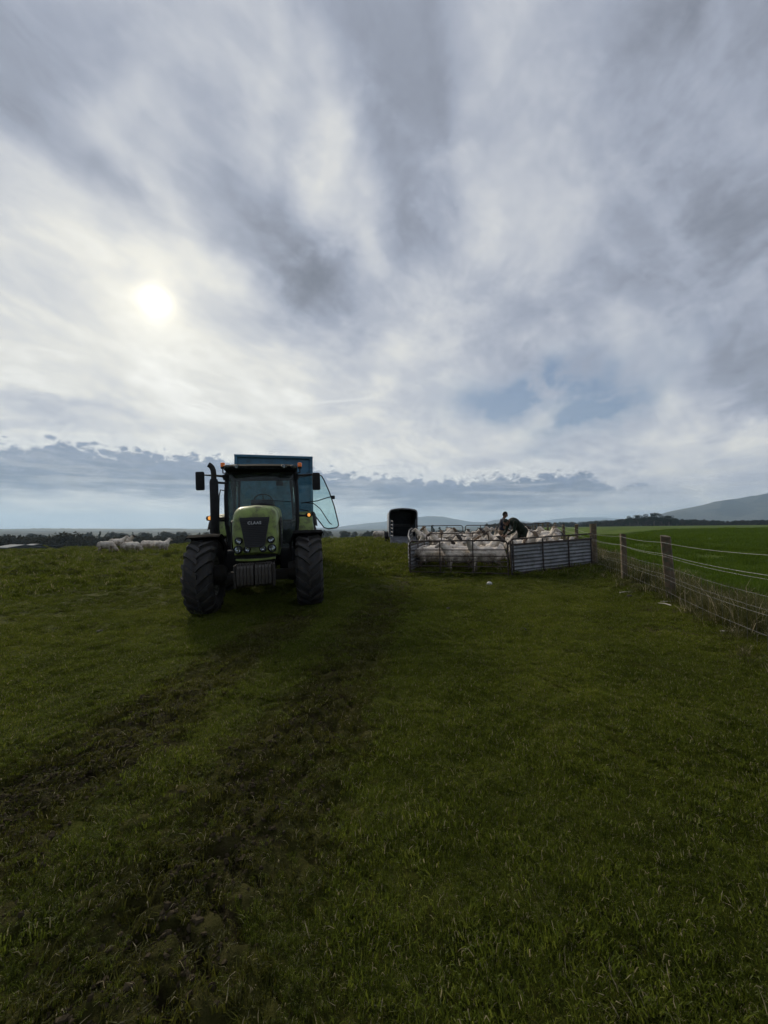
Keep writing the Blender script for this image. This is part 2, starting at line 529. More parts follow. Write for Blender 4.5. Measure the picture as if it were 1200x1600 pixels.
TRACKS = [[(-2.05, 0.7), (-1.98, 2.0), (-1.95, 2.6), (-1.86, 3.6), (-1.66, 5.0), (-1.45, 6.6)],
          [(-0.92, 0.6), (-0.82, 1.35), (-0.74, 1.8), (-0.68, 2.4), (-0.56, 3.05), (-0.40, 4.0), (-0.11, 6.7), (0.3, 10.0), (0.55, 12.0)],
          [(-3.6, 1.0), (-3.3, 3.0), (-3.3, 7.2)]]
TRACK_W = [0.75, 0.62, 0.2]


def track_uv(x, y, pts):
    """distance from a wheel track and way along it"""
    best = np.full(x.shape, 1e9); along = np.zeros(x.shape); sidev = np.zeros(x.shape)
    s0 = 0.0
    for (ax, ay), (bx, by) in zip(pts[:-1], pts[1:]):
        L_ = math.hypot(bx - ax, by - ay)
        ux, uy = (bx - ax) / L_, (by - ay) / L_
        t = np.clip((x - ax) * ux + (y - ay) * uy, 0, L_)
        ex, ey = x - (ax + t * ux), y - (ay + t * uy)
        dd = np.hypot(ex, ey)
        hit = dd < best
        best = np.where(hit, dd, best); along = np.where(hit, s0 + t, along)
        sidev = np.where(hit, ex * uy - ey * ux, sidev)
        s0 += L_
    return best, along, sidev


def lug_print(x, y):
    """rows of tyre-lug imprints pressed into the two fresh tracks, 0..1"""
    m_ = np.zeros(np.shape(x))
    wob = fbm(x / 0.35, y / 0.35, 61, 3)
    worn = 0.35 + 0.65 * sstep(-0.30, 0.15, fbm(x / 0.8, y / 0.8, 65, 3))
    for pts in TRACKS[:2]:
        dd, al, sd = track_uv(x, y, pts)
        for off in (-0.0, 0.52):
            d2 = np.abs(sd - off * 0.0) if off == 0 else np.abs(np.abs(sd) - 0.52) + 0.12
            band = sstep(0.31, 0.22, d2 + wob * 0.06)
            ph = (al + np.abs(sd) * 0.7) / 0.185 + wob * 0.55
            bar = sstep(0.15, 0.75, np.sin(ph * 2 * math.pi))
            m_ = np.maximum(m_, band * bar * (worn if off == 0 else worn * 0.55))
    return m_ * (1 - sstep(9, 12, y))


def mud_mask(x, y):
    x = np.asarray(x, float); y = np.asarray(y, float)
    n = fbm(x / 0.55, y / 0.55, 21, 4)
    m_ = np.zeros(x.shape)
    for pts, w in zip(TRACKS, TRACK_W):
        dd, al, sd = track_uv(x, y, pts)
        m_ = np.maximum(m_, w * sstep(0.36, 0.08, dd + n * 0.6) * (0.45 + 0.5 * sstep(-0.3, 0.3, fbm(al / 0.9, al * 0 + 2, 5, 2))))
    # the churned corner at the camera's left, worn spots by the fence and the pen
    m_ = np.maximum(m_, 0.45 * sstep(0.05, 0.45, n + 0.35 - np.hypot((x + 1.15) / 1.1, (y - 1.4) / 1.2) * 0.5))
    m_ = np.maximum(m_, 0.8 * sstep(0.0, 0.35, n + 0.25 - np.hypot((x - 3.95) / 0.8, (y - 5.2) / 0.55) * 0.45))
    m_ = np.maximum(m_, 0.4 * sstep(0.05, 0.4, n + 0.3 - np.hypot((x - 2.2) / 3.2, (y - 12.0) / 1.3) * 0.5))
    m_ = np.maximum(m_, 0.15 * sstep(0.15, 0.50, fbm(x / 1.7, y / 1.7, 31, 4)))
    return np.clip(m_, 0, 1)


def churn_mask(x, y):
    m_ = np.zeros(np.shape(x))
    for pts, w in zip(TRACKS[:2], (1.0, 1.0)):
        dd, al, sd = track_uv(x, y, pts)
        m_ = np.maximum(m_, w * sstep(0.75, 0.15, dd + fbm(x / 0.7, y / 0.7, 33, 3) * 0.5))
    m_ = np.maximum(m_, 0.8 * sstep(0.0, 0.5, fbm(x / 0.9, y / 0.9, 35, 3) + 0.55 - np.hypot((x + 1.3) / 1.3, (y - 1.5) / 1.6) * 0.5))
    return m_ * (1 - sstep(8, 13, y))


def ground_z(x, y):
    x = np.asarray(x, float); y = np.asarray(y, float)
    r = np.hypot(x, y)
    z = macro(x, y)
    near = 1 - sstep(16, 40, r)
    mm = mud_mask(x, y)
    z = z + near * (fbm(x / 0.33, y / 0.33, 41, 4) * 0.042 + fbm(x / 1.3, y / 1.3, 47, 2) * 0.035)
    clod = np.abs(fbm(x / 0.13, y / 0.13, 53, 3))
    z = z + near * ((0.35 + mm) * 0.034 * clod - 0.012)
    ch = churn_mask(x, y)
    pits = np.clip(fbm(x / 0.10, y / 0.16, 57, 3) * 1.6, -0.7, 0.7)
    z = z + near * (0.25 + ch) * 0.026 * pits
    for pts, w in zip(TRACKS, TRACK_W):
        dd, al, sd = track_uv(x, y, pts)
        z = z + near * w * (0.012 * np.exp(-((dd - 0.34) / 0.07) ** 2) - 0.012 * sstep(0.30, 0.2, dd))
    z = z - near * 0.045 * lug_print(x, y)
    # tussocks of the rough left side
    t = np.maximum(fbm(x / 0.8, y / 0.8, 71, 3) - 0.16, 0)
    z = z + t * 0.85 * sstep(-3, -8, x) * sstep(9, 15, y) * (1 - sstep(60, 90, r))
    return z


def build_ground():
    a_f = np.radians(np.arange(-58, 58.01, 0.42))
    a_b = np.radians(np.arange(62, 298.1, 4.0))
    ang_ = np.concatenate([a_f, a_b])
    rr = [0.25]
    while rr[-1] < 9800: rr.append(rr[-1] * (1.0135 if rr[-1] < 0.9 else 1.0085 if rr[-1] < 9 else 1.0135 if rr[-1] < 60 else 1.03))
    rr = np.array(rr)
    A, RR = np.meshgrid(ang_, rr)
    X, Y = RR * np.sin(A), RR * np.cos(A)
    Z = ground_z(X, Y)
    na, nr = len(ang_), len(rr)
    verts = np.stack([X, Y, Z], -1).reshape(-1, 3)
    verts = np.vstack([verts, [[0, 0, float(ground_z(np.array([0.0]), np.array([0.0]))[0])]]])
    i = np.arange(nr - 1)[:, None] * na
    j = np.arange(na)[None, :]
    j2 = (j + 1) % na
    quads = np.stack([i + j, i + na + j, i + na + j2, i + j2], -1).reshape(-1, 4)[:, ::-1]
    c = len(verts) - 1
    tris = np.stack([np.full(na, c), j2[0], j[0]], -1)[:, ::-1]
    me = bpy.data.meshes.new('ground')
    nv = len(verts)
    me.vertices.add(nv); me.vertices.foreach_set('co', verts.ravel())
    loops = np.concatenate([quads.ravel(), tris.ravel()])
    me.loops.add(len(loops)); me.loops.foreach_set('vertex_index', loops.astype(np.int32))
    npoly = len(quads) + len(tris)
    starts = np.concatenate([np.arange(len(quads)) * 4, len(quads) * 4 + np.arange(len(tris)) * 3]).astype(np.int32)
    me.polygons.add(npoly); me.polygons.foreach_set('loop_start', starts)
    me.update(calc_edges=True); me.validate()
    me.shade_smooth()
    mu = me.attributes.new('mud', 'FLOAT', 'POINT')
    mu.data.foreach_set('value', np.maximum(mud_mask(verts[:, 0], verts[:, 1]), np.maximum(0.55 * churn_mask(verts[:, 0], verts[:, 1]), 1.0 * lug_print(verts[:, 0], verts[:, 1]))).astype(np.float32))
    sd = verts[:, 0] - (FX0 + FXK * verts[:, 1])
    cr = sstep(0.9, 1.6, sd) * (1 - sstep(330, 345, verts[:, 1])) * sstep(-40, -20, verts[:, 1]) * (1 - sstep(500, 520, verts[:, 0]))
    me.attributes.new('crop', 'FLOAT', 'POINT').data.foreach_set('value', cr.astype(np.float32))
    o = link('ground', me)
    o['kind'] = 'structure'
    m_ = bpy.data.materials.new('pasture')
    m_.use_nodes = True; m_.node_tree.nodes.clear()
    t = NT(m_.node_tree)
    pos = t.n('ShaderNodeNewGeometry', out=0)
    n_small = t.noise(pos, 9.0, 7.0, 0.65)
    n_mid = t.noise(pos, 1.1, 6.0, 0.6)
    n_far = t.noise(pos, 0.05, 5.0, 0.6)
    turf = t.mix(t.step(n_small, 0.3, 0.7), (0.030, 0.036, 0.0040), (0.080, 0.092, 0.0100))
    turf = t.mix(t.step(n_mid, 0.42, 0.72) * 0.6, turf, (0.070, 0.066, 0.013))
    soil = t.mix(t.step(n_small, 0.3, 0.7), (0.024, 0.019, 0.0085), (0.066, 0.052, 0.0260))
    col = t.mix(t.clamp(t.attr('mud') * 1.0 + (n_small - 0.5) * 0.9), turf, soil)
    crop = t.mix(t.step(n_far, 0.35, 0.65), (0.062, 0.100, 0.013), (0.092, 0.138, 0.019))
    px_, py_, _ = t.sep(pos)
    across = px_ - py_ * FXK
    drill = t.step(t.noise(t.xyz(across * 2.2, py_ * 0.03, 0.0), 1.0, 3.0, 0.6), 0.3, 0.7)
    crop = t.mix(drill * 0.5, crop, (0.048, 0.060, 0.012))
    tram = t.m('ABSOLUTE', t.m('WRAP', across, 12.0, -12.0) - 1.0)
    crop = t.mix(t.step(t.m('ABSOLUTE', tram - 0.9), 0.35, 0.15) * 0.6, crop, (0.055, 0.050, 0.022))
    crop = t.mix(t.step(t.noise(pos, 0.35, 5.0, 0.6), 0.5, 0.75) * 0.45, crop, (0.070, 0.072, 0.018))
    col = t.mix(t.attr('crop'), col, crop)
    # fields and woods of the low ground far off
    dist = t.n('ShaderNodeVectorMath', {0: pos}, out=1, operation='LENGTH')
    vor = t.n('ShaderNodeTexVoronoi', {'Vector': pos, 'Scale': 0.0045, 'Randomness': 1.0}, out=1)
    hue, _, _ = t.sep(vor)
    fields = t.mix(t.step(hue, 0.2, 0.8), (0.04, 0.05, 0.022), (0.085, 0.08, 0.05))
    woods = t.step(t.noise(pos, 0.006, 4.0, 0.6), 0.44, 0.50)
    fields = t.mix(woods, fields, (0.022, 0.026, 0.018))
    col = t.mix(t.step(dist, 330.0, 520.0), col, fields)
    hgt = t.noise(pos, 45.0, 7.0, 0.75) + n_small * 0.7
    bmp = t.n('ShaderNodeBump', {'Strength': 1.0, 'Distance': 0.03, 'Height': hgt})
    p = t.n('ShaderNodeBsdfPrincipled', {'Base Color': col, 'Roughness': 0.95, 'Specular IOR Level': 0.06, 'Normal': bmp})
    out = t.t.nodes.new('ShaderNodeOutputMaterial'); t.t.links.new(p.k, out.inputs[0])
    me.materials.append(m_)
    return o


GROUND = build_ground()


def gz(x, y): return float(ground_z(np.array([x], float), np.array([y], float))[0])


# ================================================================== grass
def blade_material(name, c0, c1, c2, straw, patch=1.0, trans=0.4):
    m_ = bpy.data.materials.new(name)
    m_.use_nodes = True; m_.node_tree.nodes.clear()
    t = NT(m_.node_tree)
    ti = t.attr('tint')
    pos = t.n('ShaderNodeNewGeometry', out=0)
    n = t.noise(pos, 0.9, 5.0, 0.6)
    n2 = t.noise(pos, 0.16, 3.0, 0.6)
    v = t.clamp(ti * 0.75 + (n - 0.5) * 1.1 * patch + (n2 - 0.5) * 0.8 + 0.12)
    col = t.mix(t.step(v, 0.05, 0.55), c0, c1)
    col = t.mix(t.step(v, 0.5, 0.95), col, c2)
    col = t.mix(t.step(ti, 0.955, 0.975), col, straw)
    df = t.n('ShaderNodeBsdfDiffuse', {'Color': col, 'Roughness': 0.5})
    tr = t.n('ShaderNodeBsdfTranslucent', {'Color': col})
    gl = t.n('ShaderNodeBsdfGlossy', {'Color': (0.8, 0.85, 0.9), 'Roughness': 0.42})
    a = t.n('ShaderNodeMixShader', {0: trans, 1: df, 2: tr})
    b = t.n('ShaderNodeMixShader', {0: 0.006, 1: a, 2: gl})
    out = t.t.nodes.new('ShaderNodeOutputMaterial'); t.t.links.new(b.k, out.inputs[0])
    return m_


M_TURF = blade_material('turf_blades', (0.049, 0.062, 0.0082), (0.110, 0.140, 0.0140), (0.200, 0.214, 0.030), (0.30, 0.26, 0.14))
M_RANK = blade_material('rank_grass_blades', (0.050, 0.060, 0.014), (0.095, 0.098, 0.030), (0.17, 0.145, 0.070), (0.40, 0.34, 0.21))
M_CROP = blade_material('crop_blades', (0.054, 0.092, 0.008), (0.082, 0.134, 0.012), (0.115, 0.170, 0.018), (0.10, 0.14, 0.020), 0.5)


def blade_patch(name, n, radius, hmin, hmax, width, lean, mat, seed, clump=0):
    rs = np.random.RandomState(seed)
    V, Fc, T = [], [], []
    cl = [(radius * math.sqrt(rs.rand()) * 0.9, rs.rand() * 6.283) for _ in range(max(clump, 1))]
    for i in range(n):
        if clump:
            cr_, ca_ = cl[rs.randint(clump)]
            x = cr_ * math.cos(ca_) + rs.normal(0, radius * 0.09); y = cr_ * math.sin(ca_) + rs.normal(0, radius * 0.09)
        else:
            rad = radius * math.sqrt(rs.rand()); a = rs.rand() * 6.283
            x, y = rad * math.cos(a), rad * math.sin(a)
        h = hmin + (hmax - hmin) * rs.rand() ** 1.6
        w = width * (0.6 + 0.7 * rs.rand())
        a = rs.rand() * 6.283
        l = lean * (0.3 + rs.rand()) * h
        dx_, dy_ = math.cos(a) * l, math.sin(a) * l
        f = a + math.pi / 2 + rs.normal(0, 0.5)
        sx, sy = math.cos(f) * w, math.sin(f) * w
        t = rs.rand() * 0.95
        if rs.rand() < 0.065: t = 1.0
        b = len(V)
        V += [(x - sx, y - sy, -0.012), (x + sx, y + sy, -0.012),
              (x + dx_ * 0.35 - sx * 0.8, y + dy_ * 0.35 - sy * 0.8, h * 0.6), (x + dx_ * 0.35 + sx * 0.8, y + dy_ * 0.35 + sy * 0.8, h * 0.6),
              (x + dx_, y + dy_, h * (1 - 0.35 * min(lean, 1.4) * rs.rand()))]
        Fc += [(b, b + 1, b + 3, b + 2), (b + 2, b + 3, b + 4)]
        T += [t] * 5
    me = bpy.data.meshes.new(name)
    me.from_pydata(V, [], Fc)
    me.attributes.new('tint', 'FLOAT', 'POINT').data.foreach_set('value', np.array(T, np.float32))
    me.materials.append(mat)
    return bpy.data.objects.new(name, me)


def scatter(name, label, cat, protos, pts, scl, idx, tilt=0.12, seed=1):
    """one object whose geometry nodes instance the blade patches on its points"""
    coll = bpy.data.collections.new(name + '_patches')
    for i, p in enumerate(protos):
        p.name = '%s_patch_%02d' % (name, i)
        coll.objects.link(p)
    rs = np.random.RandomState(seed)
    me = bpy.data.meshes.new(name)
    n = len(pts)
    me.vertices.add(n); me.vertices.foreach_set('co', np.asarray(pts, np.float32).ravel())
    rot = np.stack([rs.normal(0, tilt, n), rs.normal(0, tilt, n), rs.rand(n) * 6.283], -1).astype(np.float32)
    me.attributes.new('rot', 'FLOAT_VECTOR', 'POINT').data.foreach_set('vector', rot.ravel())
    me.attributes.new('scl', 'FLOAT', 'POINT').data.foreach_set('value', np.asarray(scl, np.float32))
    me.attributes.new('pick', 'INT', 'POINT').data.foreach_set('value', np.asarray(idx, np.int32))
    o = link(name, me)
    tag(o, label, cat, kind='stuff')
    g = bpy.data.node_groups.new(name + '_scatter', 'GeometryNodeTree')
    g.interface.new_socket('Geometry', in_out='INPUT', socket_type='NodeSocketGeometry')
    g.interface.new_socket('Geometry', in_out='OUTPUT', socket_type='NodeSocketGeometry')
    N = g.nodes
    gi, go = N.new('NodeGroupInput'), N.new('NodeGroupOutput')
    ci = N.new('GeometryNodeCollectionInfo'); ci.inputs['Collection'].default_value = coll
    ci.inputs['Separate Children'].default_value = True; ci.inputs['Reset Children'].default_value = True
    ip = N.new('GeometryNodeInstanceOnPoints'); ip.inputs['Pick Instance'].default_value = True
    def na(nm, dt):
        a = N.new('GeometryNodeInputNamedAttribute'); a.data_type = dt; a.inputs['Name'].default_value = nm
        return a.outputs[0]
    mp = N.new('GeometryNodeMeshToPoints')
    g.links.new(gi.outputs[0], mp.inputs['Mesh'])
    g.links.new(mp.outputs[0], ip.inputs['Points'])
    g.links.new(ci.outputs[0], ip.inputs['Instance'])
    er = N.new('FunctionNodeEulerToRotation')
    g.links.new(na('rot', 'FLOAT_VECTOR'), er.inputs[0]); g.links.new(er.outputs[0], ip.inputs['Rotation'])
    g.links.new(na('scl', 'FLOAT'), ip.inputs['Scale'])
    g.links.new(na('pick', 'INT'), ip.inputs['Instance Index'])
    g.links.new(ip.outputs[0], go.inputs[0])
    md = o.modifiers.new('scatter', 'NODES'); md.node_group = g
    return o


def ring_points(rs, r0, r1, density, half_angle=56):
    area = math.radians(2 * half_angle) / 2 * (r1 * r1 - r0 * r0)
    n = int(area * density)
    r = np.sqrt(rs.rand(n) * (r1 * r1 - r0 * r0) + r0 * r0)
    a = np.radians((rs.rand(n) * 2 - 1) * half_angle)
    return r * np.sin(a), r * np.cos(a)


M_TRODDEN = blade_material('trodden_blades', (0.036, 0.036, 0.007), (0.080, 0.084, 0.012), (0.145, 0.145, 0.022), (0.30, 0.26, 0.15))


def track_dist(x, y):
    return np.minimum(track_uv(x, y, TRACKS[0])[0], track_uv(x, y, TRACKS[1])[0])


def build_turf():
    rs = np.random.RandomState(5)
    protos = [blade_patch('p', 430, 0.145, 0.005, 0.021, 0.0016, 2.0, M_TURF, 10 + k, clump=(0, 0, 14, 18)[k]) for k in range(4)]
    protos += [blade_patch('p', 210, 0.13, 0.008, 0.036, 0.0016, 1.9, M_TURF, 20 + k, clump=10) for k in range(2)]     # 4,5 tufts
    protos += [blade_patch('p', 260, 0.16, 0.005, 0.022, 0.0016, 2.0, M_TURF, 30 + k, clump=9) for k in range(2)]      # 6,7 trodden
    protos += [blade_patch('p', 420, 0.42, 0.02, 0.075, 0.0050, 1.3, M_TURF, 40 + k, clump=(0, 12)[k]) for k in range(2)]  # 8,9 farther off
    protos += [blade_patch('p', 70, 0.060, 0.004, 0.018, 0.0015, 2.2, M_TRODDEN, 50 + k, clump=(0, 4)[k]) for k in range(2)]   # 10,11 small trodden tufts
    protos += [blade_patch('p', 330, 0.17, 0.003, 0.012, 0.0017, 3.0, M_TURF, 55 + k) for k in range(2)]                       # 12,13 matted base
    P, Sx, I = [], [], []
    # small tufts standing between the lug prints and over the churned ground
    x, y = ring_points(rs, 0.6, 9.0, 520)
    dd = track_dist(x, y)
    ok = ((dd < 0.40) | (rs.rand(len(x)) < 0.7 * churn_mask(x, y))) & (rs.rand(len(x)) > 0.97 * sstep(0.08, 0.35, lug_print(x, y)))
    ok &= rs.rand(len(x)) > 0.5 * sstep(0.0, 0.25, -fbm(x / 0.10, y / 0.16, 57, 3))
    ok &= rs.rand(len(x)) < 1.1 - 0.05 * y
    x, y = x[ok], y[ok]
    P.append(np.stack([x, y, ground_z(x, y)], -1)); Sx.append(0.7 + 0.8 * rs.rand(len(x))); I.append(10 + rs.randint(0, 2, len(x)))
    x, y = ring_points(rs, 0.6, 9.0, 75)
    ok = (track_dist(x, y) > 0.36 + 0.3 * rs.rand(len(x))) & (x - (FX0 + FXK * y) < 1.3)
    x, y = x[ok], y[ok]
    P.append(np.stack([x, y, ground_z(x, y)], -1)); Sx.append(0.8 + 0.5 * rs.rand(len(x))); I.append(12 + rs.randint(0, 2, len(x)))
    for r0, r1, den in ((0.55, 3.0, 460), (3.0, 6.0, 180), (6.0, 12.0, 62), (12, 22, 13), (22, 48, 6.5)):
        x, y = ring_points(rs, r0, r1, den)
        side = x - (FX0 + FXK * y)
        ok = side < 1.3
        mm = mud_mask(x, y)
        ch = churn_mask(x, y)
        hole = sstep(0.02, 0.22, -fbm(x / 0.10, y / 0.16, 57, 3))      # little grows in the pits
        ok &= (rs.rand(len(x)) > mm * 0.55) & (rs.rand(len(x)) > (0.15 + 0.6 * ch) * hole) & (rs.rand(len(x)) > (0.50 + 0.42 * sstep(-0.15, 0.2, fbm(x / 0.45, y / 0.45, 83, 3))) * sstep(0.42, 0.26, track_dist(x, y) + 0.25 * fbm(x / 0.5, y / 0.5, 85, 3)) * (1 - 0.5 * sstep(5, 9, y)))
        # nothing grows under the tyres
        for cx_, cy_ in ((-3.39, 7.16), (-1.51, 7.64)):
            ok &= ~((np.abs(x - cx_) < 0.38) & (np.abs(y - cy_) < 0.42))
        x, y, mm, ch = x[ok], y[ok], mm[ok], ch[ok]
        z = ground_z(x, y)
        n = len(x)
        if r0 < 12:
            k = rs.randint(0, 4, n)
            tuft = (rs.rand(n) < 0.08 + 0.25 * sstep(0.05, 0.3, fbm(x / 0.9, y / 0.9, 77, 3)))
            k = np.where(tuft, 4 + rs.randint(0, 2, n), k)
            k = np.where((mm > 0.35) | (ch > 0.3 + 0.6 * rs.rand(n)), 6 + rs.randint(0, 2, n), k)
            s_ = (0.7 + 0.6 * rs.rand(n)) * (0.50 if r0 < 2 else 0.72 if r0 < 5 else 1.0)
        else:
            k = 8 + rs.randint(0, 2, n)
            s_ = (0.75 + 0.6 * rs.rand(n)) * (1.0 if r0 < 20 else 1.25)
        P.append(np.stack([x, y, z], -1)); Sx.append(s_); I.append(k)
    return scatter('grass', 'short grazed pasture grass trodden around the wheel tracks', 'grass', protos, np.vstack(P), np.concatenate(Sx), np.concatenate(I), tilt=0.2)


def build_rank():
    rs = np.random.RandomState(9)
    protos = [blade_patch('p', 110, 0.16, 0.10, 0.42, 0.0032, 0.55, M_RANK, 60 + k, clump=(4, 7, 0)[k]) for k in range(3)]
    protos += [blade_patch('p', 90, 0.20, 0.05, 0.20, 0.0032, 0.9, M_RANK, 65 + k, clump=5) for k in range(2)]
    y = 1.5 + 44 * rs.rand(1900) ** 1.25
    off = np.where(rs.rand(1900) < 0.75, rs.normal(0.55, 0.42, 1900), rs.normal(0.0, 0.30, 1900))
    x = FX0 + FXK * y + off
    ok = (off > -0.75) & (off < 1.9) & ~((y > 11.6) & (y < 24) & (off < 0.1))
    x, y = x[ok], y[ok]; off = off[ok]
    n = len(x)
    k = np.where(off > 0.05, rs.randint(0, 3, n), 3 + rs.randint(0, 2, n))
    return scatter('rank_grass', 'tall dead and green grass along the foot of the wire fence', 'grass', protos,
                   np.stack([x, y, ground_z(x, y)], -1), 0.65 + 0.6 * rs.rand(n), k, seed=4)


def build_crop():
    rs = np.random.RandomState(12)
    protos = [blade_patch('p', 170, 0.40, 0.06, 0.16, 0.0042, 0.6, M_CROP, 80 + k, clump=(0, 14)[k]) for k in range(2)]
    P = []
    for y0, y1, den in ((1.5, 12, 11), (12, 30, 6), (30, 75, 2.2)):
        n = int((y1 - y0) * (y1 * 1.15) * den * 0.5)
        y = y0 + (y1 - y0) * rs.rand(n)
        off = 1.3 + rs.rand(n) * (y * 0.95)
        x = FX0 + FXK * y + off
        ok = x / y < 1.6
        x, y = x[ok], y[ok]
        P.append(np.stack([x, y, ground_z(x, y)], -1))
    P = np.vstack(P); n = len(P)
    s_ = (0.8 + 0.5 * rs.rand(n)) * (1 + 0.5 * sstep(25, 60, P[:, 1]))
    return scatter('young_crop', 'bright green young crop filling the field beyond the fence', 'crop', protos, P, s_, rs.randint(0, 2, n), seed=6)


def crumb(seed):
    rs = np.random.RandomState(seed)
    b = bmesh.new(); bmesh.ops.create_icosphere(b, subdivisions=1, radius=1.0)
    for v in b.verts: v.co = Vector((v.co.x, v.co.y * 0.8, v.co.z * 0.6)) * (0.5 + 0.9 * rs.rand())
    me = bpy.data.meshes.new('crumb'); b.to_mesh(me); b.free(); me.materials.append(M_CRUMB)
    return bpy.data.objects.new('crumb', me)


def build_crumbs():
    rs = np.random.RandomState(15)
    P, Sx = [], []
    for pts, w in list(zip(TRACKS, TRACK_W))[:2]:
        pp = np.array(pts); n = 6000
        t = rs.rand(n) * (len(pp) - 1); i = t.astype(int); f = (t - i)[:, None]
        q_ = pp[i] * (1 - f) + pp[i + 1] * f
        q_[:, 0] += rs.normal(0, 0.26, n); q_[:, 1] += rs.normal(0, 0.1, n)
        ok = rs.rand(n) < np.clip(mud_mask(q_[:, 0], q_[:, 1]) * 1.6, 0.05, 1)
        q_ = q_[ok]
        P.append(np.stack([q_[:, 0], q_[:, 1], ground_z(q_[:, 0], q_[:, 1]) + 0.004], -1)); Sx.append(0.004 + 0.014 * rs.rand(len(q_)) ** 2.5)
    x, y = ring_points(rs, 0.7, 9, 26)
    P.append(np.stack([x, y, ground_z(x, y) + 0.003], -1)); Sx.append(0.003 + 0.007 * rs.rand(len(x)) ** 3)
    P = np.vstack(P)
    return scatter('churned_soil', 'crumbs of dark soil thrown up along the wheel tracks', 'soil', [crumb(k) for k in range(5)], P, np.concatenate(Sx), rs.randint(0, 5, len(P)), tilt=0.6, seed=8)


M_CRUMB = material('soil_crumb', (0.045, 0.035, 0.020), 0.95, var=0.5, scale=20, spec=0.1)
build_turf()
build_crumbs()
build_rank()
build_crop()

# ================================================================== tractor
# local frame: origin on the ground under the front axle, x = picture right, y = towards the rear, z up
T_HEAD = R(14.0)
TR = thing('tractor', (-2.38, 7.47, float(macro(-2.38, 7.47)) + 0.0), (0, -0.042, T_HEAD),
           'lime green farm tractor with open cab door and black front weights on the pasture', 'tractor')


def tyre_mesh(rad, half_w, rim_r, lugs, name):
    m_ = MB()
    b = rad - 0.060                       # carcass under the lugs
    sw = half_w
    prof = [(rim_r, -sw * 0.72), (rim_r + 0.03, -sw * 0.80), (rim_r + (b - rim_r) * 0.35, -sw * 0.97), (rim_r + (b - rim_r) * 0.62, -sw * 1.0),
            (b - 0.055, -sw * 0.93), (b - 0.018, -sw * 0.80), (b, -sw * 0.5), (b + 0.006, 0), (b, sw * 0.5), (b - 0.018, sw * 0.80),
            (b - 0.055, sw * 0.93), (rim_r + (b - rim_r) * 0.62, sw * 1.0), (rim_r + (b - rim_r) * 0.35, sw * 0.97), (rim_r + 0.03, sw * 0.80), (rim_r, sw * 0.72)]
    m_.lathe(prof, 56)

    def P(s_, phi, r_):                   # lateral place, angle round the wheel (0 = front, up positive), radius
        return (s_, -r_ * math.cos(phi), r_ * math.sin(phi))
    step = 2 * math.pi / lugs
    for sgn in (-1, 1):
        for k in range(lugs):
            p0 = k * step + (step / 2 if sgn > 0 else 0)
            rings = []
            for i in range(6):
                t = i / 5
                s_ = sgn * (-0.015 + t * (half_w * 1.0 + 0.012))
                phi = p0 + 0.62 * (t ** 0.85) * step * 1.45
                top = rad - 0.012 * t * t - (0.052 if t > 0.99 else 0)
                bot = b - 0.03 - 0.055 * t * t
                wf = (0.30 - 0.05 * t) * step * 0.62
                wb = wf * 1.28
                rings.append([P(s_, phi - wb, bot), P(s_, phi - wf, top), P(s_, phi + wf, top), P(s_, phi + wb, bot)])
            m_.loft(rings)
    return m_.mesh(name, 32)


def rim_mesh(rim_r, half_w, name):
    m_ = MB()
    prof = [(rim_r + 0.025, -half_w * 0.74), (rim_r, -half_w * 0.70), (rim_r - 0.03, -half_w * 0.5), (rim_r - 0.05, -half_w * 0.15), (rim_r * 0.55, -0.06),
            (rim_r * 0.30, -0.05), (rim_r * 0.30, -0.12), (0.001, -0.125)]
    m_.lathe(prof, 40)
    prof = [(rim_r + 0.025, half_w * 0.74), (rim_r, half_w * 0.70), (rim_r - 0.03, half_w * 0.5), (rim_r - 0.05, half_w * 0.15), (rim_r * 0.55, 0.06),
            (rim_r * 0.35, 0.10), (0.001, 0.11)]
    m_.lathe(prof, 40)
    for k in range(8):
        a = k * math.pi / 4
        m_.tube([(-0.09, rim_r * 0.43 * math.cos(a), rim_r * 0.43 * math.sin(a)), (-0.03, rim_r * 0.43 * math.cos(a), rim_r * 0.43 * math.sin(a))], 0.016, 6)
    return m_.mesh(name, 30)


ft, fr_ = tyre_mesh(0.69, 0.250, 0.37, 17, 'tyre'), rim_mesh(0.37, 0.250, 'wheel')
rt, rr_ = tyre_mesh(0.92, 0.30, 0.50, 21, 'tyre'), rim_mesh(0.50, 0.30, 'wheel')
for me_, mat_ in ((ft, M_RUBBER), (fr_, M_RIM), (rt, M_RUBBER), (rr_, M_RIM)): me_.materials.append(mat_)
for sx in (-1, 1):
    w_ = link('wheel', fr_, TR); w_.location = (sx * 0.955, 0, 0.675); w_.rotation_euler = (R(5 * sx), 0, R(-3.0)); w_['label'] = 'front wheel with deep chevron lugs'
    link('tyre', ft, w_)
    w_ = link('wheel', rr_, TR); w_.location = (sx * 0.97, 2.78, 0.90)
    w_['label'] = 'large rear wheel'
    link('tyre', rt, w_)


# ---- hood
def hood_ring(y, w, zt, zb, r_, lean):
    """rounded cross section, from lower left over the top to lower right"""
    pts = [(-w * 0.90, zb), (-w * 0.97, zb + (zt - zb) * 0.18), (-w, zb + (zt - zb) * 0.42), (-w * 0.985, zt - r_ * 1.35)]
    for k in range(7):
        a = math.pi - k * (math.pi / 2) / 6
        pts.append((-w * 0.965 + r_ + r_ * math.cos(a), zt - r_ + r_ * math.sin(a) * 1.0))
    crown = 0.018
    full = pts + [(0, zt + crown)] + [(-x, z) for x, z in reversed(pts)]
    return [Vector((x, y + lean * (z - 1.25) + 0.10 * (x / 0.42) ** 2 * (1 if y < -0.4 else 0.3), z)) for x, z in full]


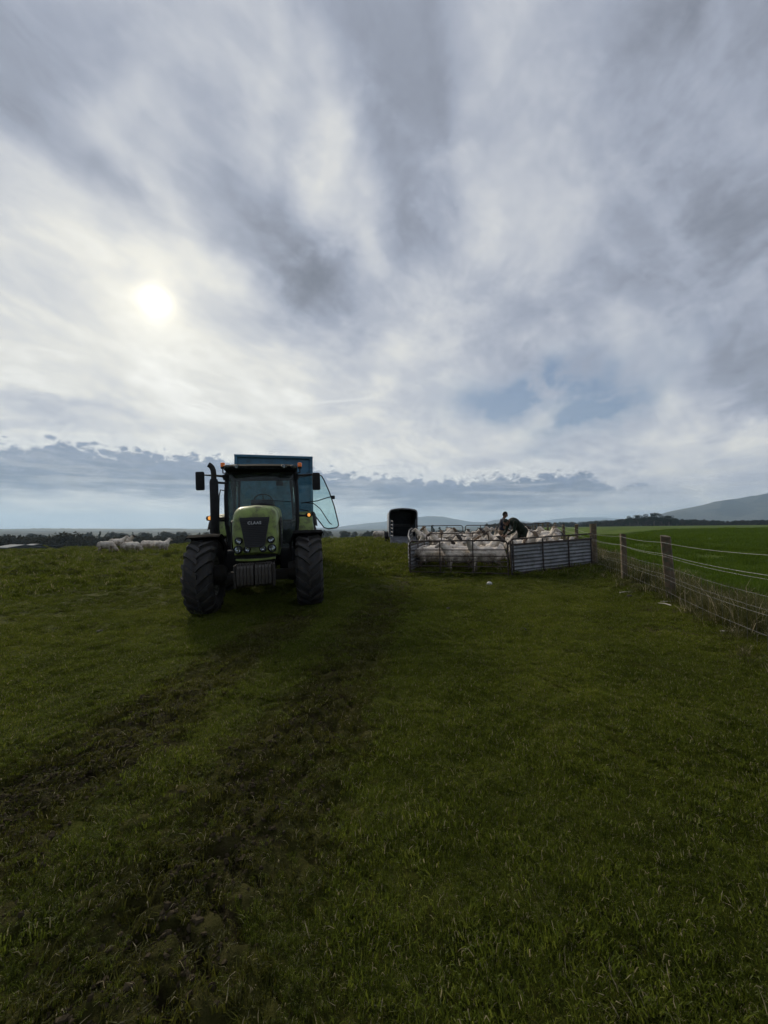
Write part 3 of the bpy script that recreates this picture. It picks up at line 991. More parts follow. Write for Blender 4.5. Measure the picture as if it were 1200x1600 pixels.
hood = MB()
secs = [(-0.80, 0.30, 1.70, 1.115, 0.13, 0.16), (-0.785, 0.345, 1.78, 1.085, 0.15, 0.16), (-0.745, 0.375, 1.85, 1.07, 0.17, 0.15), (-0.66, 0.395, 1.90, 1.06, 0.18, 0.13),
        (-0.45, 0.410, 1.935, 1.04, 0.18, 0.08), (0.10, 0.425, 1.965, 0.97, 0.17, 0.0), (0.9, 0.435, 2.0, 1.0, 0.16, 0.0), (1.62, 0.44, 2.03, 1.02, 0.15, 0.0)]
hood.loft([hood_ring(*s_) for s_ in secs])
HOOD = hood.build('hood', M_LIME, TR, 40)


def nose(x, z, out=0.0):
    """a point on the hood's front"""
    y = -0.80 + 0.16 * (z - 1.25) + 0.10 * (x / 0.42) ** 2 + 0.16 * max(0, abs(x) - 0.25) ** 1.3 - out
    return Vector((x, y, z))


def nose_plate(poly, out, depth, n=10):
    """a plate that follows the curve of the nose; poly gives (z, half width)"""
    m_ = MB()
    rings = []
    for z, hw in poly:
        rings.append([nose(-hw + 2 * hw * k / n, z, out) for k in range(n + 1)])
    nn = n + 1
    vs = [p for r_ in rings for p in r_] + [p + Vector((0, depth, 0)) for r_ in rings for p in r_]
    fs, off = [], nn * len(rings)
    for i in range(len(rings) - 1):
        for k in range(n):
            fs.append((i * nn + k, i * nn + k + 1, (i + 1) * nn + k + 1, (i + 1) * nn + k))
            fs.append((off + i * nn + k, off + (i + 1) * nn + k, off + (i + 1) * nn + k + 1, off + i * nn + k + 1))
        for k in (0, n):
            fs.append((i * nn + k, (i + 1) * nn + k, off + (i + 1) * nn + k, off + i * nn + k))
    for i in (0, len(rings) - 1):
        for k in range(n):
            fs.append((i * nn + k, i * nn + k + 1, off + i * nn + k + 1, off + i * nn + k))
    return m_.add(vs, fs)


gp = [(1.205, 0.115), (1.225, 0.148), (1.26, 0.160), (1.40, 0.185), (1.55, 0.213), (1.68, 0.238), (1.705, 0.240), (1.72, 0.150), (1.715, 0.02)]
nose_plate([(1.20, 0.14), (1.225, 0.160), (1.26, 0.170), (1.40, 0.196), (1.55, 0.224), (1.68, 0.250), (1.722, 0.252)], 0.010, 0.05).build('grille', M_GRILLE, HOOD)
gl_ = MB()
for k in range(15):                       # fine bars across the grille
    z = 1.235 + k * 0.031
    hw = 0.150 + (z - 1.235) * 0.195
    gl_.tube([nose(-hw + 2 * hw * i / 8, z, 0.014) for i in range(9)], 0.0045, 4)
gl_.build('grille_bars', M_BLACK, HOOD)
txt = bpy.data.curves.new('lettering', 'FONT')
txt.body = 'CLAAS'; txt.size = 0.070; txt.extrude = 0.003; txt.align_x = 'CENTER'; txt.space_character = 1.12; txt.offset = 0.0022
to = bpy.data.objects.new('lettering_source', txt)
COL.objects.link(to)
bpy.context.view_layer.update()
lm = bpy.data.meshes.new_from_object(to.evaluated_get(bpy.context.evaluated_depsgraph_get()))
bpy.data.objects.remove(to)
lo = link('lettering', lm, HOOD, [M_SILVER])
p0 = nose(0, 1.60, 0.030)
lo.location = p0
lo.rotation_euler = (math.pi / 2 - 0.16, 0, 0)
lo['label'] = 'raised silver maker lettering on the black grille'


def lamp(parent, name, c, rad, direction, mat=M_LAMPGLASS, depth=0.05, ringmat=M_BLACK, squash=1.0):
    rim = MB().lathe([(rad * 0.80, depth), (rad * 1.16, depth), (rad * 1.18, 0.0), (rad * 1.02, -0.014), (rad * 0.93, -0.006), (rad * 0.80, depth)], 24, axis='y', ry=squash)
    o = rim.build(name, ringmat, parent)
    o.location = c
    o.rotation_euler = Vector((0, 1, 0)).rotation_difference(-Vector(direction)).to_euler()
    MB().lathe([(0.0005, 0.030), (rad * 0.45, 0.024), (rad * 0.82, 0.004)], 20, axis='y', ry=squash).build('reflector', M_CHROME, o)
    MB().lathe([(0.0005, -0.012), (rad * 0.5, -0.009), (rad * 0.93, 0.0)], 20, axis='y', ry=squash).build('lens', mat, o)
    return o


M_LENSGLASS = glass_material('clear_lamp_glass', (0.85, 0.88, 0.9), 0.08)
for sx in (-1, 1):
    lamp(HOOD, 'headlight', nose(sx * 0.275, 1.318, 0.028), 0.055, (sx * 0.35, -1, 0), M_LENSGLASS)
    lamp(HOOD, 'headlight', nose(sx * 0.290, 1.168, 0.030), 0.062, (sx * 0.4, -1, -0.05), M_LENSGLASS)
    lamp(HOOD, 'headlight', nose(sx * 0.135, 1.165, 0.022), 0.050, (sx * 0.15, -1, -0.05), M_LENSGLASS)
    # dark louvred panel in the hood's flank, with a pale sticker stripe above it
    sg = MB().prism([(-0.44, 1.16), (-0.36, 1.66), (0.10, 1.74), (0.75, 1.74), (0.80, 1.25), (0.10, 1.12)], sx * 0.425, sx * 0.442, 'yz')
    s_o = sg.build('side_grille', M_GRILLE, HOOD)
    lv = MB()
    for k in range(7): lv.box((sx * 0.446, 0.2 + 0.01 * k, 1.24 + k * 0.068), (0.012, 0.95 - 0.02 * k, 0.014))
    lv.build('louvre', M_BLACK, s_o)
# lower black apron and its lime lip
ap = MB()
ap.loft([[Vector((x, -0.70 + 0.22 * (abs(x) / 0.33) ** 2 * 0.3, z)) for x, z in ((-0.33, 0.955), (0.33, 0.955), (0.34, 1.06), (-0.34, 1.06))],
         [Vector((x, -0.30, z)) for x, z in ((-0.33, 0.955), (0.33, 0.955), (0.34, 1.06), (-0.34, 1.06))]])
ap.build('apron', M_BLACK, TR)
ap = MB(); ap.loft([[Vector((x, -0.775 + 0.10 * (x / 0.34) ** 2, 0.965 + 0.010 * (x / 0.34) ** 2)) + Vector(o_) for o_ in ((0, 0, 0), (0, 0, 0.032), (0, 0.10, 0.032), (0, 0.10, 0))] for x in [(-0.335 + 0.067 * k) for k in range(11)]])
ap.build('apron_lip', M_LIME, TR)

# ---- front weights: ten plates hung on a carrier
wc = MB(); wc.box((0, -0.66, 0.80), (0.60, 0.34, 0.16), bev=0.02); wc.box((0, -0.40, 0.74), (0.44, 0.4, 0.30), bev=0.03)
wc.build('weight_carrier', M_CHASSIS, TR)
wp = [(-1.06, 0.92), (-0.80, 0.935), (-0.74, 0.90), (-0.74, 0.60), (-0.80, 0.555), (-1.00, 0.555), (-1.09, 0.60), (-1.12, 0.70), (-1.12, 0.80), (-1.10, 0.88)]
wm = MB()
inner = [(-0.93 + (y + 0.93) * 0.93, 0.715 + (z - 0.715) * 0.95) for y, z in wp]
ring = lambda pl, x: [Vector((x, y, z)) for y, z in pl]
wm.loft([ring(inner, -0.0255), ring(wp, -0.0215), ring(wp, 0.0215), ring(inner, 0.0255)])
wmesh = wm.mesh('weight', 30); wmesh.materials.append(M_WEIGHT)
hm = MB(); hm.box((0, -1.00, 0.925), (0.024, 0.13, 0.05), bev=0.008)
hmesh = hm.mesh('weight_grip'); hmesh.materials.append(M_CHASSIS)
for k in range(10):
    w_ = link('weight', wmesh, TR)
    w_.location = ((k - 4.5) * 0.0535 + (0.010 if k > 4 else -0.010), random.uniform(-0.006, 0.006), random.uniform(-0.004, 0.004))
    link('weight_grip', hmesh, w_)
for sx in (-1, 1):
    MB().box((sx * 0.306, -0.90, 0.735), (0.040, 0.40, 0.38), bev=0.02).build('weight_cheek', M_CHASSIS, TR)

# ---- underbody
ch = MB()
ch.box((0, 0, 0.62), (1.62, 0.20, 0.20), bev=0.05)
ch.box((0, 0.02, 0.70), (0.50, 0.42, 0.40), bev=0.06)
ch.build('front_axle', M_CHASSIS, TR)
for sx in (-1, 1):
    hb = MB(); hb.lathe([(0.02, -0.16), (0.17, -0.16), (0.19, -0.04), (0.19, 0.06), (0.12, 0.13), (0.02, 0.14)], 20, (sx * 0.70, 0, 0.675)); hb.build('axle_hub', M_CHASSIS, TR)
    MB().tube([(sx * 0.20, 0.24, 0.66), (sx * 0.62, 0.22, 0.66)], 0.035, 10).build('steering_ram', M_CHASSIS, TR)
ch = MB()
ch.box((0, 1.25, 0.74), (0.52, 2.7, 0.46), bev=0.05)
ch.box((0, 0.55, 0.98), (0.62, 1.9, 0.20), bev=0.03)
ch.box((0, 2.75, 0.88), (0.95, 0.75, 0.62), bev=0.08)
ch.build('chassis', M_CHASSIS, TR)
ch = MB(); ch.box((0, 2.78, 0.90), (1.7, 0.24, 0.24), bev=0.05); ch.build('rear_axle', M_CHASSIS, TR)
for sx in (-1, 1):
    MB().box((sx * 0.60, 1.45, 0.83), (0.46, 0.95, 0.50), bev=0.07, seg=3).build('fuel_tank', M_BLACK, TR)
    st = MB()
    for k in range(3): st.box((sx * 0.92, 1.55 + k * 0.03, 0.55 + k * 0.28), (0.30, 0.30, 0.035), bev=0.008)
    for y in (1.42, 1.68): st.tube([(sx * 0.98, y, 0.53), (sx * 0.86, y + 0.06, 1.30)], 0.016, 6)
    st.build('steps', M_BLACK, TR)

# ---- mudguards
def guard(rad, c, x0, x1, a0, a1, thick, lip):
    m_ = MB(); rings = []
    n = 18
    for k in range(n + 1):
        a = a0 + (a1 - a0) * k / n
        cy_, cz_ = -math.cos(a), math.sin(a)
        def Q(x, r_): return Vector((x, c[1] + cy_ * r_, c[2] + cz_ * r_))
        s_ = 1 if x1 > x0 else -1
        rings.append([Q(x0, rad), Q(x0, rad + thick), Q(x0 + (x1 - x0) * 0.25, rad + thick * 1.4), Q(x1 - 0.03 * s_, rad + thick), Q(x1, rad - lip), Q(x1 - 0.015 * s_, rad - lip), Q(x1 - 0.035 * s_, rad)])
    return m_.loft(rings)


for sx in (-1, 1):
    g_ = guard(0.755, (0, 0, 0.675), sx * 0.66, sx * 1.245, R(70), R(150), 0.02, 0.035)
    go_ = g_.build('front_mudguard', M_MATTE, TR)
    br = MB(); br.tube([(sx * 0.62, 0.02, 0.74), (sx * 0.60, 0.10, 1.20), (sx * 0.68, 0.0, 1.42), (sx * 0.95, 0, 1.435)], 0.026, 8); br.tube([(sx * 0.60, 0.10, 1.20), (sx * 0.66, 0.40, 1.34)], 0.02, 6)
    br.build('bracket', M_BLACK, go_)
    g_ = guard(1.00, (0, 2.78, 0.90), sx * 0.80, sx * 1.20, R(28), R(160), 0.03, 0.05)
    rg = g_.build('rear_mudguard', M_LIME, TR)
    gs = MB(); poly = [(2.78 - 1.0 * math.cos(R(a)), 0.90 + 1.0 * math.sin(R(a))) for a in range(28, 161, 12)] + [(3.35, 1.05), (2.2, 1.05)]
    gs.prism(poly, sx * 0.775, sx * 0.805, 'yz'); gs.build('inner_panel', M_LIME, rg)
    eb = guard(1.005, (0, 2.78, 0.90), sx * 1.205, sx * 1.29, R(40), R(160), 0.02, 0.03); eb.build('mudguard_edge', M_BLACK, rg)

# ---- cab
CAB = MB()
CW = 0.80
for sx in (-1, 1):
    CAB.tube([(sx * 0.70, 1.62, 1.02), (sx * 0.79, 1.58, 1.65), (sx * 0.80, 1.66, 2.3), (sx * 0.775, 1.78, 2.86)], [0.050, 0.048, 0.046, 0.050], 8)
    CAB.tube([(sx * 0.80, 3.02, 1.75), (sx * 0.81, 3.04, 2.3), (sx * 0.78, 3.02, 2.88)], 0.052, 8)
    CAB.tube([(sx * 0.74, 3.30, 1.70), (sx * 0.72, 3.30, 2.3), (sx * 0.68, 3.22, 2.88)], 0.045, 8)
    CAB.tube([(sx * 0.70, 1.62, 1.06), (sx * 0.78, 2.05, 1.05), (sx * 0.80, 2.25, 1.25), (sx * 0.80, 2.55, 1.60), (sx * 0.80, 3.02, 1.80)], 0.040, 8)
    CAB.tube([(sx * 0.775, 1.78, 2.86), (sx * 0.78, 3.02, 2.88), (sx * 0.68, 3.22, 2.88)], 0.05, 8)
CAB.tube([(-0.775, 1.78, 2.86), (0, 1.74, 2.88), (0.775, 1.78, 2.86)], 0.05, 8)
CAB.tube([(-0.72, 1.62, 1.05), (0.72, 1.62, 1.05)], 0.05, 8)
CAB.tube([(-0.74, 3.30, 1.70), (0.74, 3.30, 1.70)], 0.05, 8)
CAB.tube([(-0.68, 3.22, 2.88), (0.68, 3.22, 2.88)], 0.05, 8)
CABO = CAB.build('cab_frame', M_BLACK, TR)
fl = MB(); fl.box((0, 2.45, 1.06), (1.5, 1.7, 0.10), bev=0.02); fl.box((0, 3.20, 1.38), (1.45, 0.12, 0.62), bev=0.03); fl.build('cab_floor', M_SEAT, CABO)


def pane(name, pts, mat, parent, thick=0.008):
    """a pane with thickness from a polygon of points"""
    P_ = [Vector(p) for p in pts]
    nrm = (P_[1] - P_[0]).cross(P_[2] - P_[0]).normalized() * thick
    n = len(P_)
    return MB().add(P_ + [p + nrm for p in P_], [tuple(range(n)), tuple(range(2 * n - 1, n - 1, -1))] + [(i, i + n, (i + 1) % n + n, (i + 1) % n) for i in range(n)]).build(name, mat, parent, 20)


ws = MB(); rows = []
for z, y, w in ((1.07, 1.60, 0.69), (1.65, 1.575, 0.77), (2.1, 1.62, 0.785), (2.5, 1.69, 0.775), (2.84, 1.765, 0.76)):
    rows.append([Vector((-w + 2 * w * k / 12, y - 0.10 * (1 - (2 * k / 12 - 1) ** 2), z)) for k in range(13)])
wsv = [p for r_ in rows for p in r_]
ws.add(wsv, [(i * 13 + k, i * 13 + k + 1, (i + 1) * 13 + k + 1, (i + 1) * 13 + k) for i in range(4) for k in range(12)])
ws.build('windscreen', M_GLASS, CABO, 60)
pane('rear_window', [(-0.69, 3.30, 1.73), (0.69, 3.30, 1.73), (0.64, 3.23, 2.85), (-0.64, 3.23, 2.85)], M_GLASS, CABO)
pane('side_window', [(-0.79, 1.66, 1.12), (-0.79, 2.10, 1.12), (-0.80, 2.55, 1.62), (-0.80, 3.0, 1.80), (-0.78, 3.0, 2.84), (-0.78, 1.82, 2.84), (-0.80, 1.62, 2.0)], M_GLASS, CABO)
for sx in (-1, 1):
    pane('quarter_window', [(sx * 0.80, 3.06, 1.80), (sx * 0.74, 3.28, 1.72), (sx * 0.69, 3.21, 2.84), (sx * 0.78, 3.05, 2.84)], M_GLASS, CABO)
# inside the cab
da = MB(); da.box((0, 1.80, 1.62), (0.40, 0.30, 1.0), bev=0.08, seg=3); da.box((0, 1.78, 2.10), (0.52, 0.34, 0.14), (R(-18), 0, 0), 0.05, 3)
da.build('dashboard', M_SEAT, CABO)
hump = MB(); hump.loft([[Vector((w * math.cos(a), y, z + h * math.sin(a))) for a in [math.pi * k / 10 for k in range(11)]] for y, w, z, h in ((1.38, 0.30, 1.99, 0.05), (1.46, 0.31, 1.99, 0.12), (1.56, 0.31, 1.99, 0.14))])
hump.build('scuttle', M_BLACK, TR)
sw_c = Vector((0, 2.02, 2.24))
sw = MB(); tilt = Matrix.Rotation(R(-32), 3, 'X')
sw.tube([sw_c + tilt @ Vector((0.20 * math.cos(a), 0.20 * math.sin(a), 0)) for a in [2 * math.pi * k / 28 for k in range(29)]], 0.016, 8, cap=False)
for a in (0.5, 2.64, 4.71): sw.tube([sw_c, sw_c + tilt @ Vector((0.2 * math.cos(a), 0.2 * math.sin(a), 0))], 0.012, 6)
sw.tube([sw_c, (0, 1.88, 2.05)], 0.03, 8)
sw.build('steering_wheel', M_BLACK, CABO)
se = MB(); se.box((0, 2.68, 1.55), (0.52, 0.50, 0.16), bev=0.06, seg=3); se.box((0, 2.90, 1.92), (0.48, 0.14, 0.66), (R(-8), 0, 0), 0.06, 3); se.box((0, 2.66, 1.30), (0.34, 0.36, 0.36), bev=0.04)
se.build('driver_seat', M_SEAT, CABO)
mo = MB(); mo.box((0.40, 2.0, 2.62), (0.17, 0.06, 0.12), bev=0.015); mo.tube([(0.40, 2.02, 2.68), (0.40, 2.05, 2.88)], 0.012, 6); mo.build('monitor', M_BLACK, CABO)
wi = MB(); wi.tube([(0.66, 1.515, 2.13), (0.35, 1.46, 2.15), (0.0, 1.448, 2.16)], 0.009, 6); wi.build('wiper', M_BLACK, CABO)
# roof
ro = MB(); rings = []
for t in range(9):
    f = t / 8
    y = 1.42 + f * 1.98
    hw = 0.835 - 0.05 * abs(f - 0.45) ** 2 - (0.05 if t in (0, 8) else 0)
    zt = 3.00 + 0.075 * math.sin(math.pi * min(max(f, 0.02), 0.98)) ** 0.6 - (0.05 if t in (0, 8) else 0)
    zb = 2.87 + (0.02 if t in (0, 8) else 0)
    rings.append([Vector((hw * a, y, zb + (zt - zb) * b)) for a, b in ((-0.94, 0), (-1.0, 0.25), (-1.0, 0.6), (-0.93, 0.9), (-0.75, 1.0), (0, 1.06), (0.75, 1.0), (0.93, 0.9), (1.0, 0.6), (1.0, 0.25), (0.94, 0))])
ro.loft(rings)
ROOF = ro.build('cab_roof', M_MATTE, CABO, 50)
for x in (-0.735, -0.52, 0.52, 0.735):
    l_ = lamp(TR, 'work_light', Vector((x, 1.375 + 0.03 * (abs(x) > 0.6), 2.945)), 0.062, (0.0, -1, -0.05), M_LENSGLASS, squash=0.62)
for sx in (-1, 1):
    be = MB(); be.lathe([(0.045, 0), (0.05, 0.02), (0.05, 0.045), (0.001, 0.046)], 18, axis='z'); b_o = be.build('beacon', M_BLACK, TR)
    b_o.location = (sx * 0.90, 1.98, 2.985)
    b_o['label'] = 'amber rotating beacon on the cab roof edge'
    MB().lathe([(0.048, 0.046), (0.052, 0.06), (0.052, 0.12), (0.045, 0.143), (0.02, 0.152), (0.001, 0.153)], 20, axis='z').build('beacon_lens', M_AMBER, b_o)
    MB().tube([(0, 0, 0), (0, 0, -0.10), (-sx * 0.10, 0, -0.12)], 0.016, 8).build('beacon_stalk', M_BLACK, b_o)

# ---- exhaust stack
ex = MB()
ex.tube([(-1.0, 1.36, 1.38), (-1.0, 1.36, 1.45), (-1.0, 1.36, 2.60), (-1.0, 1.36, 2.66)], [0.075, 0.092, 0.092, 0.075], 20)
ex.tube([(-0.92, 1.34, 1.10), (-0.99, 1.36, 1.25), (-1.0, 1.36, 1.40)], 0.065, 16)
ex.build('exhaust_stack', M_BLACK, TR)
ep = MB(); ep.tube([(-1.0, 1.36, 2.60), (-1.0, 1.36, 2.78), (-1.008, 1.355, 2.86), (-1.030, 1.35, 2.925), (-1.065, 1.345, 2.965), (-1.10, 1.34, 2.985)], [0.058] * 6, 16); ep.build('exhaust_tip', M_CHASSIS, TR)
for z in (1.74, 2.60): MB().box((-0.89, 1.55, z), (0.28, 0.05, 0.05), (0, 0, 0.75), 0.01).build('exhaust_bracket', M_BLACK, TR)
gr = MB(); gr.tube([(-0.80, 1.60, 2.42), (-0.90, 1.56, 2.44), (-0.93, 1.56, 2.30), (-0.945, 1.56, 2.0), (-0.955, 1.56, 1.55), (-0.93, 1.56, 1.30), (-0.80, 1.60, 1.26)], 0.014, 8); gr.build('grab_rail', M_BLACK, TR)

# ---- mirrors and indicators
for sx in (-1, 1):
    mx = -1.31 if sx < 0 else 1.26
    mi = MB(); mi.box((0, 0, 0), (0.185, 0.085, 0.42), bev=0.04, seg=3)
    m_o = mi.build('mirror', M_BLACK, TR); m_o.location = (mx, 1.50, 2.64 if sx < 0 else 2.60); m_o.rotation_euler = (0, 0, R(8 * sx))
    MB().box((0, 0.045, 0), (0.15, 0.01, 0.37), bev=0.004).build('mirror_glass', M_CHROME, m_o)
    ar = MB(); ar.tube([(sx * 0.78, 1.68, 2.76), (sx * 0.95, 1.58, 2.765), (mx - sx * 0.05, 1.52, 2.78), (mx, 1.50, 2.76)], [0.034, 0.026, 0.014, 0.014], 8); ar.tube([(sx * 0.80, 1.66, 2.68), (sx * 0.84, 1.64, 2.80)], 0.045, 8)
    ar.build('mirror_arm', M_BLACK, TR)
    ix = -1.13 if sx < 0 else 1.06
    ia = MB(); ia.tube([(sx * 0.79, 1.62, 1.80), (sx * 0.95, 1.56, 1.79), (ix, 1.55, 1.80)], [0.03, 0.024, 0.03], 8)
    ia.lathe([(0.001, -0.09), (0.05, -0.07), (0.062, 0.0), (0.055, 0.05), (0.001, 0.08)], 16, (ix, 1.54, 1.80), 'x')
    i_o = ia.build('indicator', M_BLACK, TR)
    MB().lathe([(0.0005, -0.035), (0.026, -0.028), (0.040, -0.010), (0.045, 0.012)], 18, (ix - sx * 0.0, 1.50, 1.80), 'y').build('indicator_lens', M_AMBER_LIT, i_o)

# ---- the cab door, swung wide open
DR = bpy.data.objects.new('door', None); COL.objects.link(DR); DR.parent = TR
DR.location = (0.85, 3.02, 0); DR.rotation_euler = (0, 0, R(-14)); DR.empty_display_size = 0.1
outl = [(0.0, 2.02), (0.0, 2.88), (0.30, 2.93), (0.58, 2.95), (0.68, 2.91), (0.74, 2.80), (0.88, 2.45), (1.00, 2.05), (1.09, 1.62), (1.10, 1.52), (1.04, 1.46), (0.82, 1.44), (0.70, 1.48), (0.60, 1.62), (0.45, 1.83), (0.25, 1.97)]
dm = MB(); dm.tube([(u, 0, z) for u, z in outl] + [(outl[0][0], 0, outl[0][1]), (outl[1][0], 0, outl[1][1])], 0.020, 8, flat=0.8)
dm.build('door_frame', M_BLACK, DR)
pane('door_pane', [(u, 0.004, z) for u, z in outl], M_DOORGLASS, DR)
dh = MB(); dh.box((0.98, -0.03, 2.30), (0.10, 0.05, 0.10), bev=0.015); dh.tube([(0.98, -0.04, 2.33), (0.80, -0.05, 2.29), (0.55, -0.05, 2.22), (0.10, -0.03, 2.18)], 0.013, 8)
dh.tube([(0.20, -0.03, 2.19), (0.45, -0.06, 2.15), (0.62, -0.06, 2.0), (0.86, -0.05, 1.60), (0.92, -0.02, 1.56)], 0.012, 8)
dh.build('door_handle', M_BLACK, DR)

# ================================================================== tall blue trailer behind the tractor
BT = thing('farm_trailer', (-3.56, 12.70, float(macro(-3.6, 14.0))), (0, -0.02, R(16.0)), 'tall blue steel box trailer hitched behind the tractor', 'trailer')
b_ = MB()
b_.box((0, 0.04, 2.55), (2.44, 0.08, 2.70), bev=0.012)
BF = b_.build('front_panel', M_BLUE, BT)
rb = MB()
rb.box((0, -0.025, 3.865), (2.50, 0.09, 0.09), bev=0.015)
for sx in (-1, 1): rb.box((sx * 1.20, -0.02, 2.53), (0.09, 0.10, 2.62), bev=0.015)
rb.build('front_rib', M_BLUE, BF)
for sx in (-1, 1):
    sp = MB(); sp.box((sx * 1.19, 3.15, 2.55), (0.06, 6.1, 2.66), bev=0.01); s_o = sp.build('side_panel', M_BLUE, BT)
    for k in range(9): MB().box((sx * 1.235, 0.35 + k * 0.7, 2.55), (0.05, 0.08, 2.60), bev=0.01).build('rib', M_BLUE, s_o)
MB().box((0, 6.2, 2.55), (2.40, 0.06, 2.66), bev=0.01).build('tailgate', M_BLUE, BT)
MB().box((0, 3.12, 1.21), (2.34, 6.0, 0.10), bev=0.01).build('trailer_floor', M_CHASSIS, BT)
cs = MB()
for sx in (-1, 1): cs.box((sx * 0.45, 2.9, 1.04), (0.12, 6.3, 0.22), bev=0.01)
cs.tube([(0.45, -0.2, 1.02), (0.0, -1.5, 0.72)], 0.07, 8); cs.tube([(-0.45, -0.2, 1.02), (0.0, -1.5, 0.72)], 0.07, 8)
cs.tube([(0.0, -1.45, 0.72), (0.0, -2.2, 0.70)], 0.07, 8)
cs.build('trailer_frame', M_CHASSIS, BT)
twm = tyre_mesh(0.55, 0.20, 0.30, 26, 'tyre'); twr = rim_mesh(0.30, 0.20, 'wheel')
twm.materials.append(M_RUBBER); twr.materials.append(M_RIM)
for y in (3.4, 4.7):
    MB().box((0, y, 0.60), (1.9, 0.14, 0.14), bev=0.02).build('trailer_axle', M_CHASSIS, BT)
    for sx in (-1, 1):
        w_ = link('wheel', twr, BT); w_.location = (sx * 0.98, y, 0.54); link('tyre', twm, w_)

# ================================================================== livestock trailer
LT = thing('livestock_trailer', (1.22, 24.45, gz(1.22, 25.0)), (0, 0, R(1.5)), 'dark open backed livestock trailer with its grey ramp lowered', 'trailer')
arch = [(-0.89, 0.50), (-0.89, 2.02), (-0.84, 2.15), (-0.72, 2.22), (-0.35, 2.285), (0, 2.30), (0.35, 2.285), (0.72, 2.22), (0.84, 2.15), (0.89, 2.02), (0.89, 0.50)]
inn = [(x * 0.955, 0.50 + (z - 0.50) * 0.972) for x, z in arch]
lb = MB(); LEN = 3.6
n = len(arch)
vs = [(x, 0, z) for x, z in arch] + [(x, LEN, z) for x, z in arch] + [(x, 0, z) for x, z in inn] + [(x, LEN - 0.04, z) for x, z in inn]
fs = []
for i in range(n - 1):
    fs += [(i, i + 1, n + i + 1, n + i), (2 * n + i, 3 * n + i, 3 * n + i + 1, 2 * n + i + 1), (i, 2 * n + i, 2 * n + i + 1, i + 1)]
fs += [tuple(n + i for i in range(n)), (0, n, 3 * n, 2 * n), (n - 1, 3 * n - 1, 4 * n - 1, 2 * n - 1)]
lb.add(vs, fs)
LB = lb.build('trailer_body', M_ALU, LT, 30)
li = MB(); li.add([(x * 0.992, 0.03, z - 0.004) for x, z in inn] + [(x * 0.992, LEN - 0.08, z - 0.004) for x, z in inn], [(i, i + 1, n + i + 1, n + i) for i in range(n - 1)] + [tuple(n + i for i in range(n))])
li.build('lining', M_INNER, LB)
MB().box((0, LEN / 2, 0.47), (1.72, LEN, 0.06), bev=0.01).build('deck', M_INNER, LT)
fr2 = MB(); fr2.tube([(x * 1.0, -0.03, z) for x, z in arch], 0.035, 8); fr2.build('rear_frame', M_ALU, LT)
for z in (1.20, 1.30):
    MB().box((0, 1.9, z), (1.66, 0.05, 0.05), bev=0.01).build('divider_rail', M_GALV, LT)
for sx in (-1, 1):
    gt = MB()
    for z in (0.62, 0.85, 1.08, 1.30, 1.52): gt.tube([(sx * 0.80, -0.06, z), (sx * 0.70, -0.92, z - 0.06)], 0.016, 6)
    gt.tube([(sx * 0.80, -0.06, 0.52), (sx * 0.80, -0.06, 1.60)], 0.02, 6); gt.tube([(sx * 0.70, -0.92, 0.42), (sx * 0.70, -0.92, 1.48)], 0.02, 6)
    gt.build('ramp_gate', M_ALU, LT)
    w_ = link('wheel', twr, LT); w_.location = (sx * 0.98, 1.7, 0.36); w_.scale = (0.7, 0.66, 0.66); link('tyre', twm, w_)
    MB().prism([(1.7 - 0.48 * math.cos(R(a)), 0.40 + 0.44 * math.sin(R(a))) for a in range(0, 181, 15)] + [(2.12, 0.40), (1.28, 0.40)], sx * 0.91, sx * 1.16, 'yz').build('mudguard', M_BLACK, LT)
ra = MB(); ra.prism([(-0.04, 0.46), (-0.04, 0.52), (-0.72, 0.07), (-0.74, 0.02)], -0.84, 0.84, 'yz')
RA = ra.build('ramp', M_ALU, LT)
for k in range(6):
    f = (k + 0.6) / 6
    MB().box((0, -0.06 - 0.66 * f, 0.53 - 0.45 * f), (1.60, 0.035, 0.03), (R(33), 0, 0), 0.005).build('ramp_batten', M_GALV, RA)
MB().tube([(0, LEN, 0.47), (0, LEN + 1.2, 0.46)], 0.05, 8).build('drawbar', M_CHASSIS, LT)
MB().tube([(0, LEN + 1.0, 0.46), (0, LEN + 1.0, 0.02)], 0.03, 8).build('jockey_leg', M_CHASSIS, LT)

